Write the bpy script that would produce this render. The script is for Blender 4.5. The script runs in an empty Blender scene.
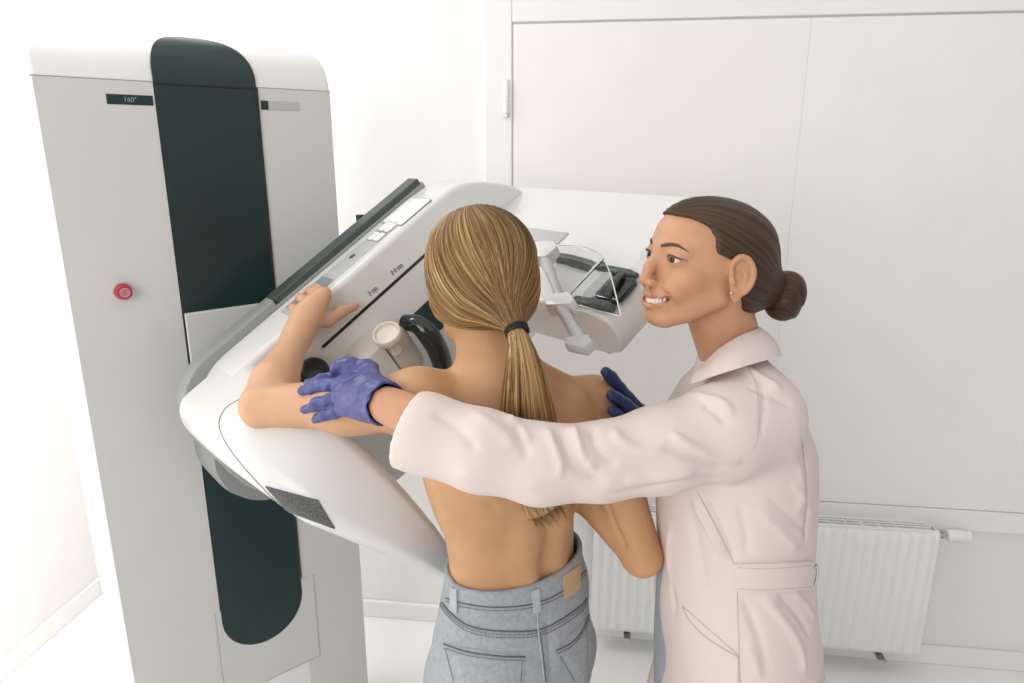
import bpy, bmesh, math, random
import numpy as np
from mathutils import Vector, Matrix
from mathutils.bvhtree import BVHTree
random.seed(4); rng = np.random.default_rng(7)
SC = bpy.context.scene; COL = SC.collection
PI = math.pi
# ------------------------------------------------------------------ camera
H = 1.70; FOC = 700.0; PITCH = math.radians(15.3)
cam_d = bpy.data.cameras.new('camera'); cam = bpy.data.objects.new('camera', cam_d); COL.objects.link(cam)
cam.location = (0, 0, H); cam.rotation_euler = (PI/2 - PITCH, 0, 0)
cam_d.sensor_width = 36; cam_d.lens = FOC/1024*36; cam_d.clip_start = .05
SC.camera = cam
EYE = np.array([0, 0, H])
def ray(x, y):
    u = (x-512)/FOC; v = (341.5-y)/FOC
    return np.array([u, math.cos(PITCH)+v*math.sin(PITCH), -math.sin(PITCH)+v*math.cos(PITCH)])
def at(x, y, Y):                     # point seen at pixel x,y that lies Y metres ahead
    r = ray(x, y); return EYE + r*Y/r[1]
def px2m(n, P):                      # n pixels at the distance of P, in metres
    z = P[1]*math.cos(PITCH) + (H-P[2])*math.sin(PITCH); return n*z/FOC
# ------------------------------------------------------------------ materials
def mat(name, col, rough=.5, metal=0, spec=.5, bump=0, bscale=200, coat=0, trans=0, emit=0, sss=0, ior=1.45, mottle=0, mscale=8):
    m = bpy.data.materials.new(name); m.use_nodes = True
    nt = m.node_tree; b = nt.nodes['Principled BSDF']
    b.inputs['Base Color'].default_value = (*col, 1); b.inputs['Roughness'].default_value = rough
    b.inputs['Metallic'].default_value = metal; b.inputs['Specular IOR Level'].default_value = spec
    b.inputs['Coat Weight'].default_value = coat; b.inputs['Transmission Weight'].default_value = trans; b.inputs['IOR'].default_value = ior
    if sss:
        b.inputs['Subsurface Weight'].default_value = sss; b.inputs['Subsurface Radius'].default_value = (.012, .004, .002); b.inputs['Subsurface Scale'].default_value = 1
    tc = nt.nodes.new('ShaderNodeTexCoord')
    if bump:
        n = nt.nodes.new('ShaderNodeTexNoise'); n.inputs['Scale'].default_value = bscale; n.inputs['Detail'].default_value = 4
        bp = nt.nodes.new('ShaderNodeBump'); bp.inputs['Strength'].default_value = bump; bp.inputs['Distance'].default_value = .002
        nt.links.new(tc.outputs['Object'], n.inputs['Vector']); nt.links.new(n.outputs['Fac'], bp.inputs['Height']); nt.links.new(bp.outputs['Normal'], b.inputs['Normal'])
    if mottle:
        mr_ = nt.nodes.new('ShaderNodeMapRange'); mr_.inputs[1].default_value = .33; mr_.inputs[2].default_value = .67
        n = nt.nodes.new('ShaderNodeTexNoise'); n.inputs['Scale'].default_value = mscale; n.inputs['Detail'].default_value = 5
        mx = nt.nodes.new('ShaderNodeMixRGB'); mx.inputs[1].default_value = (*[c*(1-mottle) for c in col], 1); mx.inputs[2].default_value = (*[min(1, c*(1+mottle)) for c in col], 1)
        nt.links.new(tc.outputs['Object'], n.inputs['Vector']); nt.links.new(n.outputs['Fac'], mr_.inputs[0]); nt.links.new(mr_.outputs[0], mx.inputs[0]); nt.links.new(mx.outputs[0], b.inputs['Base Color'])
    return m
def lin(r, g, b):
    f = lambda c: c/255/12.92 if c/255 < .04045 else ((c/255+.055)/1.055)**2.4
    return (f(r), f(g), f(b))
M = {}
M['wall'] = mat('painted_wall', (.80, .79, .775), .85, bump=.08, bscale=90, mottle=.012)
M['floor'] = mat('floor_vinyl', (.87, .865, .855), .35, mottle=.02, mscale=3)
M['trim'] = mat('white_trim', (.82, .815, .80), .5, mottle=.01)
M['panel'] = mat('painted_panel', (.83, .81, .785), .6, bump=.04, bscale=60, mottle=.012)
M['frame'] = mat('painted_frame', (.82, .81, .795), .6)
M['gap'] = mat('dark_gap', (.45, .44, .43), .8)
M['white'] = mat('machine_white', (.78, .775, .76), .42, bump=.02, bscale=300, mottle=.01)
M['white2'] = mat('machine_gloss_white', (.67, .665, .65), .3, coat=.15, mottle=.01)
M['beige'] = mat('machine_warm_white', (.62, .57, .50), .4, mottle=.015)
M['grey'] = mat('machine_grey', (.28, .29, .285), .45, mottle=.02)
M['lgrey'] = mat('machine_light_grey', (.46, .465, .47), .4, mottle=.02)
M['mgrey'] = mat('machine_mid_grey', (.25, .265, .275), .35, mottle=.02)
M['teal'] = mat('dark_teal_panel', (.012, .030, .031), .30, spec=.5, bump=.03, bscale=500, mottle=.05)
M['rail'] = mat('rail_dark_grey', (.060, .075, .07), .4)
M['black'] = mat('black_plastic', (.015, .017, .017), .3)
M['blackgloss'] = mat('black_gloss', (.012, .016, .016), .12, coat=.4)
M['red'] = mat('red_plastic', (.42, .03, .055), .35)
M['pink'] = mat('pale_red_ring', (.75, .35, .38), .4)
M['ink'] = mat('label_ink', (.06, .06, .06), .6)
M['inkl'] = mat('light_ink', (.28, .36, .34), .5)
M['clear'] = mat('clear_acrylic', (.96, .97, .97), .04, trans=1, ior=1.12)
M['edge'] = mat('acrylic_edge', (.74, .76, .77), .15, coat=.3)
M['rad'] = mat('radiator_enamel', (.82, .82, .81), .35)
M['chrome'] = mat('valve_chrome', (.55, .55, .55), .25, metal=1)
# ------------------------------------------------------------------ mesh helpers
BASE = {}
def empty(name, loc, label, cat, group=None):
    o = bpy.data.objects.new(name, None); COL.objects.link(o); o.location = loc; o.empty_display_size = .05
    o['label'] = label; o['category'] = cat
    if group: o['group'] = group
    BASE[o.name] = np.array(loc, float); return o
def mk(name, vf, m, parent=None, smooth=True, bevel=0, bseg=3, kind=None, label=None, cat=None, angle=40):
    V, F = vf
    V = np.asarray(V, float)
    base = BASE[parent.name] if parent is not None else np.zeros(3)
    me = bpy.data.meshes.new(name)
    me.from_pydata((V-base).tolist(), [], [list(map(int, f)) for f in F]); me.validate(); me.update()
    bm = bmesh.new(); bm.from_mesh(me); bmesh.ops.recalc_face_normals(bm, faces=bm.faces); bm.to_mesh(me); bm.free()
    me.materials.append(M[m] if isinstance(m, str) else m)
    o = bpy.data.objects.new(name, me); COL.objects.link(o)
    if parent is not None: o.parent = parent
    BASE[o.name] = base
    if smooth:
        for p in me.polygons: p.use_smooth = True
        me.set_sharp_from_angle(angle=math.radians(angle))
    if bevel:
        md = o.modifiers.new('bevel', 'BEVEL'); md.width = bevel; md.segments = bseg; md.limit_method = 'ANGLE'; md.angle_limit = math.radians(50); md.harden_normals = False
    if kind: o['kind'] = kind
    if label: o['label'] = label
    if cat: o['category'] = cat
    return o
def join(*vfs):
    V = []; F = []
    for v, f in vfs:
        n = len(V); V += [tuple(p) for p in v]; F += [[i+n for i in q] for q in f]
    return V, F
IDN = lambda x, y, z: np.array([x, y, z])
def box(lo, hi, fr=IDN):
    x0, y0, z0 = lo; x1, y1, z1 = hi
    V = [fr(x, y, z) for z in (z0, z1) for x, y in ((x0, y0), (x1, y0), (x1, y1), (x0, y1))]
    return V, [(0, 3, 2, 1), (4, 5, 6, 7), (0, 1, 5, 4), (1, 2, 6, 5), (2, 3, 7, 6), (3, 0, 4, 7)]
def prism(poly, z0, z1, fr=IDN, r0=0, r1=0, seg=5):
    """solid on a 2D outline with rounded top and bottom edges"""
    P = np.array(poly, float); n = len(P)
    area = .5*np.sum(P[:, 0]*np.roll(P[:, 1], -1)-np.roll(P[:, 0], -1)*P[:, 1])
    if area < 0: P = P[::-1]
    d = np.roll(P, -1, 0)-P; d /= np.linalg.norm(d, axis=1)[:, None]+1e-12
    nn = np.stack([d[:, 1], -d[:, 0]], 1); vn = nn+np.roll(nn, 1, 0); vn /= (np.linalg.norm(vn, axis=1)**2/2)[:, None]+1e-9
    lv = []
    if r0:
        for i in range(seg+1): t = PI/2*i/seg; lv.append((z0+r0*(1-math.sin(t)), r0*(1-math.cos(t)) if 0 else r0*(1-math.cos(PI/2-t+0)) if 0 else r0*(1-math.sin(PI/2-0)) ))
        lv = [(z0+r0*(1-math.cos(PI/2*i/seg)), r0*(1-math.sin(PI/2*i/seg))) for i in range(seg+1)]
    else: lv = [(z0, 0)]
    if r1: lv += [(z1-r1*(1-math.sin(PI/2*i/seg)), r1*(1-math.cos(PI/2*i/seg))) for i in range(seg+1)]
    else: lv += [(z1, 0)]
    V = []; F = []
    for z, ins in lv:
        for p, q in zip(P, vn): V.append(fr(*(p-q*ins), z))
    for k in range(len(lv)-1):
        for i in range(n): j = (i+1) % n; F.append((k*n+i, k*n+j, (k+1)*n+j, (k+1)*n+i))
    F.append(tuple(range(n))[::-1]); F.append(tuple(range((len(lv)-1)*n, len(lv)*n)))
    return V, F
def rrect(x0, y0, x1, y1, r, seg=6):
    rs = r if isinstance(r, (tuple, list)) else (r,)*4      # radii at x1y0, x1y1, x0y1, x0y0
    out = []
    for (cx, cy, sx, sy, a0), q in zip(((x1, y0, -1, 1, -90), (x1, y1, -1, -1, 0), (x0, y1, 1, -1, 90), (x0, y0, 1, 1, 180)), rs):
        if q <= 0: out.append((cx, cy)); continue
        for i in range(seg+1):
            t = math.radians(a0+90*i/seg); out.append((cx+sx*q+q*math.cos(t), cy+sy*q+q*math.sin(t)))
    return out
def spline(pts, n=40):
    P = np.array(pts, float); P = np.vstack([2*P[0]-P[1], P, 2*P[-1]-P[-2]]); m = len(P)-3
    out = []
    for i in range(n):
        t = i/(n-1)*m; k = min(int(t), m-1); u = t-k; a, b, c, d = P[k:k+4]
        out.append(.5*((2*b)+(c-a)*u+(2*a-5*b+4*c-d)*u*u+(3*b-a-3*c+d)*u**3))
    return np.array(out)
def tube(pts, rad, n=10, flat=None, cap=True):
    P = np.array(pts, float); m = len(P); R = np.broadcast_to(np.array(rad, float), (m,)) if np.ndim(rad) <= 1 else rad
    T = np.gradient(P, axis=0); T /= np.linalg.norm(T, axis=1)[:, None]+1e-12
    up = np.array([0, 0, 1.]) if abs(T[0][2]) < .9 else np.array([1., 0, 0])
    u = np.cross(T[0], up); u /= np.linalg.norm(u); V = []
    for i in range(m):
        u = u-T[i]*(u@T[i]); u /= np.linalg.norm(u)+1e-12; w = np.cross(T[i], u)
        if flat is not None:            # flat = (axis, factor): squash along a direction
            ax, fc = flat
        for k in range(n):
            t = 2*PI*k/n; o = (u*math.cos(t)+w*math.sin(t))*R[i]
            if flat is not None: o = o-np.array(ax)*(o@np.array(ax))*(1-fc)
            V.append(P[i]+o)
    F = [(i*n+k, i*n+(k+1) % n, (i+1)*n+(k+1) % n, (i+1)*n+k) for i in range(m-1) for k in range(n)]
    if cap: F += [tuple(range(n))[::-1], tuple(range((m-1)*n, m*n))]
    return V, F
def lathe(prof, org, axis, n=32):
    """prof: (radius, height) pairs turned about axis through org"""
    ax = np.array(axis, float); ax /= np.linalg.norm(ax); u = np.cross(ax, [0, 0, 1] if abs(ax[2]) < .9 else [1, 0, 0]); u /= np.linalg.norm(u); w = np.cross(ax, u)
    V = []; m = len(prof)
    for r, h in prof:
        for k in range(n): t = 2*PI*k/n; V.append(np.array(org)+ax*h+(u*math.cos(t)+w*math.sin(t))*max(r, 1e-5))
    F = [(i*n+k, i*n+(k+1) % n, (i+1)*n+(k+1) % n, (i+1)*n+k) for i in range(m-1) for k in range(n)]
    F += [tuple(range(n))[::-1], tuple(range((m-1)*n, m*n))]
    return V, F
def text(s, size, depth=.0004):
    c = bpy.data.curves.new('t', 'FONT'); c.body = s; c.size = size; c.extrude = depth; c.align_x = 'CENTER'; c.align_y = 'CENTER'
    o = bpy.data.objects.new('t', c); COL.objects.link(o); dg = bpy.context.evaluated_depsgraph_get()
    me = bpy.data.meshes.new_from_object(o.evaluated_get(dg)); V = [tuple(v.co) for v in me.vertices]; F = [tuple(p.vertices) for p in me.polygons]
    bpy.data.objects.remove(o); bpy.data.curves.remove(c); bpy.data.meshes.remove(me); return V, F
def surf(*objs):
    V = []; F = []; bpy.context.view_layer.update(); dg = bpy.context.evaluated_depsgraph_get()
    for o in objs:
        e = o.evaluated_get(dg); me = e.to_mesh(); mw = np.array(o.matrix_world); n = len(V)
        co = np.empty(len(me.vertices)*3); me.vertices.foreach_get('co', co); co = co.reshape(-1, 3)@mw[:3, :3].T+mw[:3, 3]
        V += co.tolist(); F += [[i+n for i in p.vertices] for p in me.polygons]; e.to_mesh_clear()
    return BVHTree.FromPolygons(V, F)
def hit(bvh, x, y, off=0):
    h = bvh.ray_cast(Vector(EYE), Vector(ray(x, y)).normalized())
    if h[0] is None: return None
    nrm = h[1]
    if nrm.dot(Vector(ray(x, y))) > 0: nrm = -nrm
    return np.array(h[0]+nrm*off)
def line_on(bvh, pts, off=0, n=30, sm=True):
    P = spline([(*p, 0) for p in pts], n) if sm else np.array([(*p, 0) for p in pts])
    out = [hit(bvh, p[0], p[1], off) for p in P]; return [q for q in out if q is not None]
def patch_on(bvh, corners, off=.001, nu=12, nv=6, thick=.002):
    """quad of a sheet laid on a surface, with thickness. corners: tl,tr,br,bl"""
    a, b, c, d = [np.array(q, float) for q in corners]; top = []; bot = []
    for j in range(nv+1):
        for i in range(nu+1):
            u = i/nu; v = j/nv; q = (a*(1-u)+b*u)*(1-v)+(d*(1-u)+c*u)*v
            ce = (a+b+c+d)/4
            for tries in range(12):
                h = hit(bvh, q[0], q[1], off)
                if h is not None: break
                q = q*.93+ce*.07
            if h is None: return None
            top.append(h); bot.append(hit(bvh, q[0], q[1], off-thick))
    N = (nu+1)*(nv+1); V = top+bot; F = []
    for j in range(nv):
        for i in range(nu):
            k = j*(nu+1)+i; F.append((k, k+1, k+nu+2, k+nu+1)); F.append((N+k, N+k+nu+1, N+k+nu+2, N+k+1))
    ring = list(range(nu+1))+[j*(nu+1)+nu for j in range(1, nv+1)]+[nv*(nu+1)+i for i in range(nu-1, -1, -1)]+[j*(nu+1) for j in range(nv-1, 0, -1)]
    for i in range(len(ring)): p, q = ring[i], ring[(i+1) % len(ring)]; F.append((p, N+p, N+q, q))
    return V, F
# ------------------------------------------------------------------ room
WO = np.array([-1.64, 2.43, 0]); WX = np.array([.992, -.127, 0]); WX = WX/np.linalg.norm(WX); WN = np.array([WX[1], -WX[0], 0])  # along the back wall, out of it
def BW(w, o, z): return WO+WX*w+WN*o+np.array([0, 0, z])          # back wall frame
def on_back(x, y, o=0):
    r = ray(x, y); t = ((WO+WN*o-EYE)@WN)/(r@WN); P = EYE+r*t; return (P-WO)@WX, P[2]
mk('floor', box((-2.2, -2.6, -.06), (3.6, 2.75, 0)), 'floor', kind='structure')
mk('wall_back', box((-.12, -.12, 0), (4.6, 0, 2.75), BW), 'wall', kind='structure')
mk('wall_left', box((-.12, 0, 0), (0, 4.4, 2.75), BW), 'wall', kind='structure')
mk('baseboard_back', box((0, 0, 0), (4.5, .014, .07), BW), 'trim', kind='structure', bevel=.004)
mk('baseboard_left', box((0, .014, 0), (.014, 4.3, .07), BW), 'trim', kind='structure', bevel=.004)
for k, yy in enumerate((.52, 1.32)):     # floor sheet joints
    mk('trim_%d' % (k+1), box((.02, yy, 0), (4.4, yy+.006, .0012), BW), mat('floor_joint', (.62, .61, .60), .5), kind='structure')
w0, _ = on_back(484, 100, .035); w1, ztop = on_back(512, 22, .035); _, zb = on_back(820, 501, .035); _, zlow = on_back(960, 531, .035)
win = mk('window_1', join(box((w0, 0, zlow), (w1, .035, ztop+.30), BW), box((w1, 0, zlow), (4.5, .035, zb-.004), BW), box((w1, 0, ztop), (4.5, .035, ztop+.30), BW)), 'frame', kind='structure', bevel=.004)
BASE[win.name] = np.zeros(3)
ws, _ = on_back(803, 100, .03)
for nm, a, b in (('shutter_leaf', w1+.004, ws-.0002), ('shutter_leaf', ws+.0002, 4.5)):
    mk(nm, box((a, .004, zb), (b, .034, ztop-.006), BW), 'panel', win, bevel=.0008)
mk('shadow_gap', box((w1, .001, zb-.004), (4.5, .031, ztop), BW), 'gap', win)
hw_, hz = on_back(506.5, 97, .04)
mk('hinge', join(lathe([(.006, -.048), (.0075, -.046), (.0075, -.002), (.0062, -.001), (.0062, .001), (.0075, .002), (.0075, .046), (.006, .048)], BW(hw_, .041, hz), (0, 0, 1), 16),
    box((hw_-.002, .034, hz-.04), (hw_+.012, .037, hz+.04), BW)), 'frame', win)
mk('hinge_pin', lathe([(.008, 0), (.008, .006)], BW(hw_, .041, hz-.055), (0, 0, 1), 16), 'chrome', win)
# radiator
RO = .10
r0, rt = on_back(594, 520, RO); r1, rt = on_back(942, 534, RO); _, rb = on_back(921, 660, RO)
rad = empty('radiator', BW((r0+r1)/2, RO/2, rb), 'white ribbed panel radiator on the back wall below the shutter', 'radiator')
def corr():
    V = []; F = []; n = 200; zs = [(rb, .014), (rb+.012, .004), (rb+.03, 0), (rt-.03, 0), (rt-.012, .004), (rt, .014)]
    for z, ins in zs:
        for i in range(n+1):
            u = i/n; w = r0+(r1-r0)*u; ph = (w-r0)/.0333 % 1; g = .006*max(0, min(1, 3*(.5-abs(ph-.5))-.25)) if ins == 0 and .02 < w-r0 < r1-r0-.02 else .0
            V.append(BW(w, RO-.006+g-ins, z))
    for k in range(len(zs)-1):
        for i in range(n): a = k*(n+1)+i; F.append((a, a+1, a+n+2, a+n+1))
    return V, F
mk('front_panel', corr(), 'rad', rad)
mk('rear_panel', box((r0+.004, .03, rb+.004), (r1-.004, .045, rt-.004), BW), 'rad', rad, bevel=.004)
mk('side_cover', box((r0, .03, rb+.006), (r0+.004, RO-.008, rt-.006), BW), 'rad', rad, bevel=.001)
mk('side_cover', box((r1-.004, .03, rb+.006), (r1, RO-.008, rt-.006), BW), 'rad', rad, bevel=.001)
mk('top_grille', join(*[box((r0+.004, .034+i*.016, rt-.004), (r1-.02, .040+i*.016, rt+.003), BW) for i in range(4)], *[box((r0+.05+i*.05, .034, rt-.006), (r0+.054+i*.05, .09, rt), BW) for i in range(int((r1-r0-.1)/.05))]), 'rad', rad)
vx, vz = r1, rt-.035
vv = mk('valve', lathe([(.008, 0), (.008, .02), (.012, .02), (.012, .034), (.009, .036)], BW(vx-.004, .068, rt-.02), WX, 20), 'chrome', rad)
mk('thermostat_knob', lathe([(.010, 0), (.0175, .004), (.019, .012), (.019, .05), (.0175, .052), (.0175, .058), (.016, .07), (.006, .073)], BW(vx+.03, .068, rt-.02), WX, 24), 'rad', vv)
for q in (.12, .9):
    w = r0+(r1-r0)*q
    mk('foot_bracket', join(box((w-.012, .02, rb-.045), (w+.012, .025, rb+.05), BW), box((w-.012, .005, rb-.03), (w+.012, RO-.01, rb-.022), BW), box((w-.012, 0, rb-.045), (w+.012, .006, rb+.05), BW)), 'chrome', rad, bevel=.001)
# ------------------------------------------------------------------ mammography machine
P1 = np.array([-.889, 1.37, 0]); S_ = np.array([.766, .643, 0]); N_ = np.array([.643, -.766, 0]); ZZ = np.array([0, 0, 1.])
def CF(s, c, z): return P1+S_*s+N_*c+ZZ*z          # column face frame
TH = math.radians(33)
A_ = S_*math.cos(TH)+ZZ*math.sin(TH); B_ = -S_*math.sin(TH)+ZZ*math.cos(TH); AO = P1+S_*.315+ZZ*1.30
def W(a, b, c): return AO+A_*a+B_*b+N_*c            # tilted arm frame: along, across, towards the patient
def onc(x, y, c):
    r = ray(x, y); t = ((P1-EYE)@N_+c)/(r@N_); return EYE+r*t
def onb(x, y, b):
    r = ray(x, y); t = ((AO+B_*b-EYE)@B_)/(r@B_); return EYE+r*t
def loc(P): d = np.array(P)-AO; return d@A_, d@B_, d@N_
mach = empty('mammography_machine', CF(.3, -.18, 0), 'white mammography machine with a dark teal column strip and tilted arm', 'medical machine')
# column: profile in (c,z) swept along s
CR = .14; CHZ = .105; SEAM = 1.833
def prof(v, off=0):
    if v <= SEAM: return off, v
    t = min((v-SEAM)/.24, 1)*PI/2; return -CR+(CR+off)*math.cos(t), SEAM+(CHZ+off)*math.sin(t)
pr = [(0, 0)]+[prof(v) for v in np.linspace(SEAM, SEAM+.24, 16)]+[(-.22, SEAM+CHZ), (-.22, 0)]
def colmap(c, z, s): return CF(s, c, z)
pr2 = [(0, 0)]+[(0, v) for v in (.6, 1.2)]+pr[1:]
mk('column', prism(pr2, 0, .6, colmap, .012, .012, 4), 'white', mach, angle=35)
M['cgrey'] = mat('column_light_grey', (.60, .595, .58), .45, mottle=.01)
for s0_, s1_ in ((.004, .2105), (.4205, .596)): mk('column_panel', box((s0_, -.004, .01), (s1_, .003, SEAM-.001), CF), 'cgrey', mach, bevel=.001)
mk('column_seam', box((.002, -.001, SEAM-.0012), (.598, .0012, SEAM+.0014), CF), mat('seam_grey', (.33, .33, .32), .7), mach)
# dark channel strip wrapping over the top
def strip(s0, s1, v0, v1, off, r):
    V = []; F = []; rows = list(v0+r*(1-np.cos(np.linspace(0.02, PI/2, 14))))+list(np.linspace(v0+r, v1-.16, 20))[1:]+list(v1-.16+.16*np.sin(np.linspace(0.0, PI/2-.02, 18)))[1:]
    nu = 16; sm = (s0+s1)/2; hs = (s1-s0)/2
    for v in rows:
        k = 1.
        if v < v0+r: k = math.sqrt(max(0, 1-((v0+r-v)/r)**2))
        if v > v1-.16: k = math.sqrt(max(0, 1-((v-(v1-.16))/.16)**2))
        for i in range(nu+1): c, z = prof(v, off); V.append(CF(sm+hs*k*(2*i/nu-1), c, z))
    for v in rows:
        k = 1.
        if v < v0+r: k = math.sqrt(max(0, 1-((v0+r-v)/r)**2))
        if v > v1-.16: k = math.sqrt(max(0, 1-((v-(v1-.16))/.16)**2))
        for i in range(nu+1): c, z = prof(v, -.004); V.append(CF(sm+hs*k*(2*i/nu-1), c, z))
    m = len(rows); N = m*(nu+1)
    for j in range(m-1):
        for i in range(nu): q = j*(nu+1)+i; F += [(q, q+1, q+nu+2, q+nu+1), (N+q, N+q+nu+1, N+q+nu+2, N+q+1)]
        for i in (0, nu): q = j*(nu+1)+i; F.append((q, q+nu+1, N+q+nu+1, N+q))
    for j in (0, m-1):
        for i in range(nu): q = j*(nu+1)+i; F.append((q, q+1, N+q+1, N+q))
    return V, F
cs = mk('channel_strip', strip(.211, .420, .455, SEAM+.185, .0055, .105), 'teal', mach)
mk('strip_joint', box((.211, .003, SEAM-.004), (.42, .0066, SEAM-.001), CF), 'black', cs)
mk('strip_lip', tube([CF(.4195, .004, z) for z in np.linspace(.60, SEAM, 30)], .004, 8), 'black', cs)
sl = mk('slider_cover', box((.213, .002, 1.0), (.418, .012, 1.353), CF), 'cgrey', mach, bevel=.003)
mk('slider_gap', box((.2115, .002, 1.0), (.214, .008, 1.352), CF), 'black', mach)
# service hatch outline near the foot
hz0, hz1 = .335, .592
ht = mk('service_hatch', box((.197, -.001, hz0), (.456, .0042, hz1), CF), 'cgrey', mach, bevel=.0006)
mk('hatch_gap', join(box((.454, 0, hz0), (.4565, .0046, hz1), CF), box((.197, 0, hz0-.0012), (.4565, .0046, hz0+.0012), CF), box((.1955, 0, hz0), (.198, .0046, hz1), CF)), mat('hatch_line', (.42, .42, .41), .7), ht)
# angle readouts
rd = mk('angle_display', box((.122, -.001, 1.787), (.206, .0045, 1.806), CF), 'teal', mach, bevel=.0005)
V, F = text('160°', .013); mk('display_digits', ([CF(.164+x, .0047+z, 1.7965+y) for x, y, z in V], F), 'inkl', rd, smooth=False)
rd2 = mk('angle_display', box((.428, -.001, 1.787), (.516, .0045, 1.806), CF), 'lgrey', mach, bevel=.0005)
mk('display_end', box((.428, 0, 1.787), (.444, .0052, 1.806), CF), 'teal', rd2)
eb = mk('emergency_button', lathe([(.017, 0), (.017, .006), (.0155, .008), (.0150, .010), (.0150, .020), (.0135, .0225), (0, .0228)], CF(.1, .003, 1.417), N_, 32), 'red', mach)
mk('button_ring', lathe([(.0085, .0228), (.0098, .0228), (.0098, .0238), (.0085, .0238), (.0085, .0228)], CF(.1, .003, 1.417), N_, 28), 'pink', eb)
mk('button_collar', lathe([(.0195, 0), (.0195, .004), (.017, .005)], CF(.1, .003, 1.417), N_, 32), 'lgrey', eb)
# pivot hub between column and arm
PV = CF(.335, 0, 1.045)
mk('pivot_hub', lathe([(.132, .003), (.136, .01), (.136, .10), (.13, .13)], PV, N_, 64), 'grey', mach)
# arm: base plate, rail, cover
def AB(a, b, c): return W(a, b, c)
base_o = [(.08, -.45), (.535, -.45), (.535, .042), (.08, .042)]+rrect(-.226, -.45, .08, .055, (0, 0, .13, .27), 10)[1:]
bp = mk('arm_base', prism(base_o, .124, .172, AB, .006, .006, 3), 'grey', mach)
mk('arm_rail', box((.083, .02, .126), (.528, .0565, .168), AB), 'rail', mach, bevel=.003)
cov = rrect(-.200, -.447, .50, .036, (.0, .0, .13, .13), 12)
# outline with shoulders narrowing to the tube head
i1 = [p for p in cov if p[0] < .45]
sh_l = [tuple(p) for p in spline([(.47, .036), (.53, .026), (.60, -.012), (.66, -.055), (.705, -.095), (.718, -.13)], 14)[:, :2]] if 0 else None
def sp2(pts, n): return [tuple(p[:2]) for p in spline([(*q, 0) for q in pts], n)]
up = sp2([(.718, -.205), (.714, -.13), (.69, -.075), (.62, -.012), (.55, .027), (.46, .036)], 24)
dn = sp2([(.46, -.447), (.55, -.437), (.62, -.40), (.69, -.335), (.714, -.28), (.718, -.21)], 24)
left = [p for p in rrect(-.200, -.447, .50, .036, (.0, .0, .13, .27), 12) if p[0] < .40]
outl = dn+up+left
cover = mk('arm_cover', prism(outl, .172, .285, AB, .004, .013, 6), 'white2', mach, angle=30)
# detector housing with a rounded nose
def dhw(c, hw=.255, c0=.30, c1=.665, e=3.0):
    if c < c0: return hw
    t = min(1, (c-c0)/(c1-c0)); return hw*math.sqrt(max(0, 1-t**e))
cl = [.2]+list(.30+(.665-.30)*np.sin(np.linspace(0, PI/2, 26)))
plan = [(-.222+dhw(c), c) for c in cl]+[(-.222-dhw(c)*1.35, c) for c in cl[::-1][1:]]
def BC(b, c, a):
    k = max(0., min(1., (c-.30)/.36)); lift = .040*k**2.6+.31*max(0, -.11-b)
    lift = min(lift, .15)
    t = (a+.222)/.177                       # 0 bottom .. 1 top
    return W(a+(1-max(0, min(1, t)))*lift, b, c)
dv = prism(plan, -.222, -.045, BC, .045, .03, 8)
det = mk('detector_housing', dv, 'white2', mach, angle=50)
bvh_det = surf(det)
# tube head
tpl = sp2([(-.098, .09), (-.098, .45), (-.098, .74), (-.102, .79), (-.115, .82), (-.15, .83), (-.185, .82), (-.2, .79), (-.205, .75), (-.205, .45), (-.205, .09)], 60)
th = mk('tube_head', prism(tpl, .375, .735, lambda b, c, a: W(a, b, c), .007, .020, 5), 'white2', mach, angle=50)
bvh_th = surf(th)
def bar_on_side(a0, c0, a1, c1, r, name, m, par, b=-.098):
    P = [W(a0+(a1-a0)*t, b+.004, c0+(c1-c0)*t) for t in np.linspace(0, 1, 12)]
    return mk(name, tube(P, [r*.55]+[r]*10+[r*.55], 10), m, par)
bar_on_side(.486, .60, .480, .815, .0095, 'bumper_strip', 'rail', th)
bar_on_side(.392, .735, .396, .82, .0105, 'bumper_strip', 'rail', th)
rec = mk('grip_recess', prism(rrect(.410, .765, .470, .826, .010), -.1, -.090, lambda a, c, b: W(a, b, c), 0, .002, 2), 'blackgloss', th)
mk('grip', tube(spline([W(.414, -.088, .796), W(.43, -.08, .801), W(.455, -.080, .797), W(.468, -.088, .792)], 12), .006, 10), 'rail', rec)
mk('grip_frame', prism(rrect(.406, .740, .472, .768, .010), -.1, -.092, lambda a, c, b: W(a, b, c), 0, .002, 2), 'lgrey', rec)
gl = mk('rating_plate', prism(rrect(.535, .43, .572, .56, .002), -.1, -.0945, lambda a, c, b: W(a, b, c), 0, .001, 2), 'lgrey', th)
L = line_on(bvh_th, [(499, 209), (515, 196)], .0004, 12); mk('head_seam', tube(L, .0009, 6), 'lgrey', th)
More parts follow.
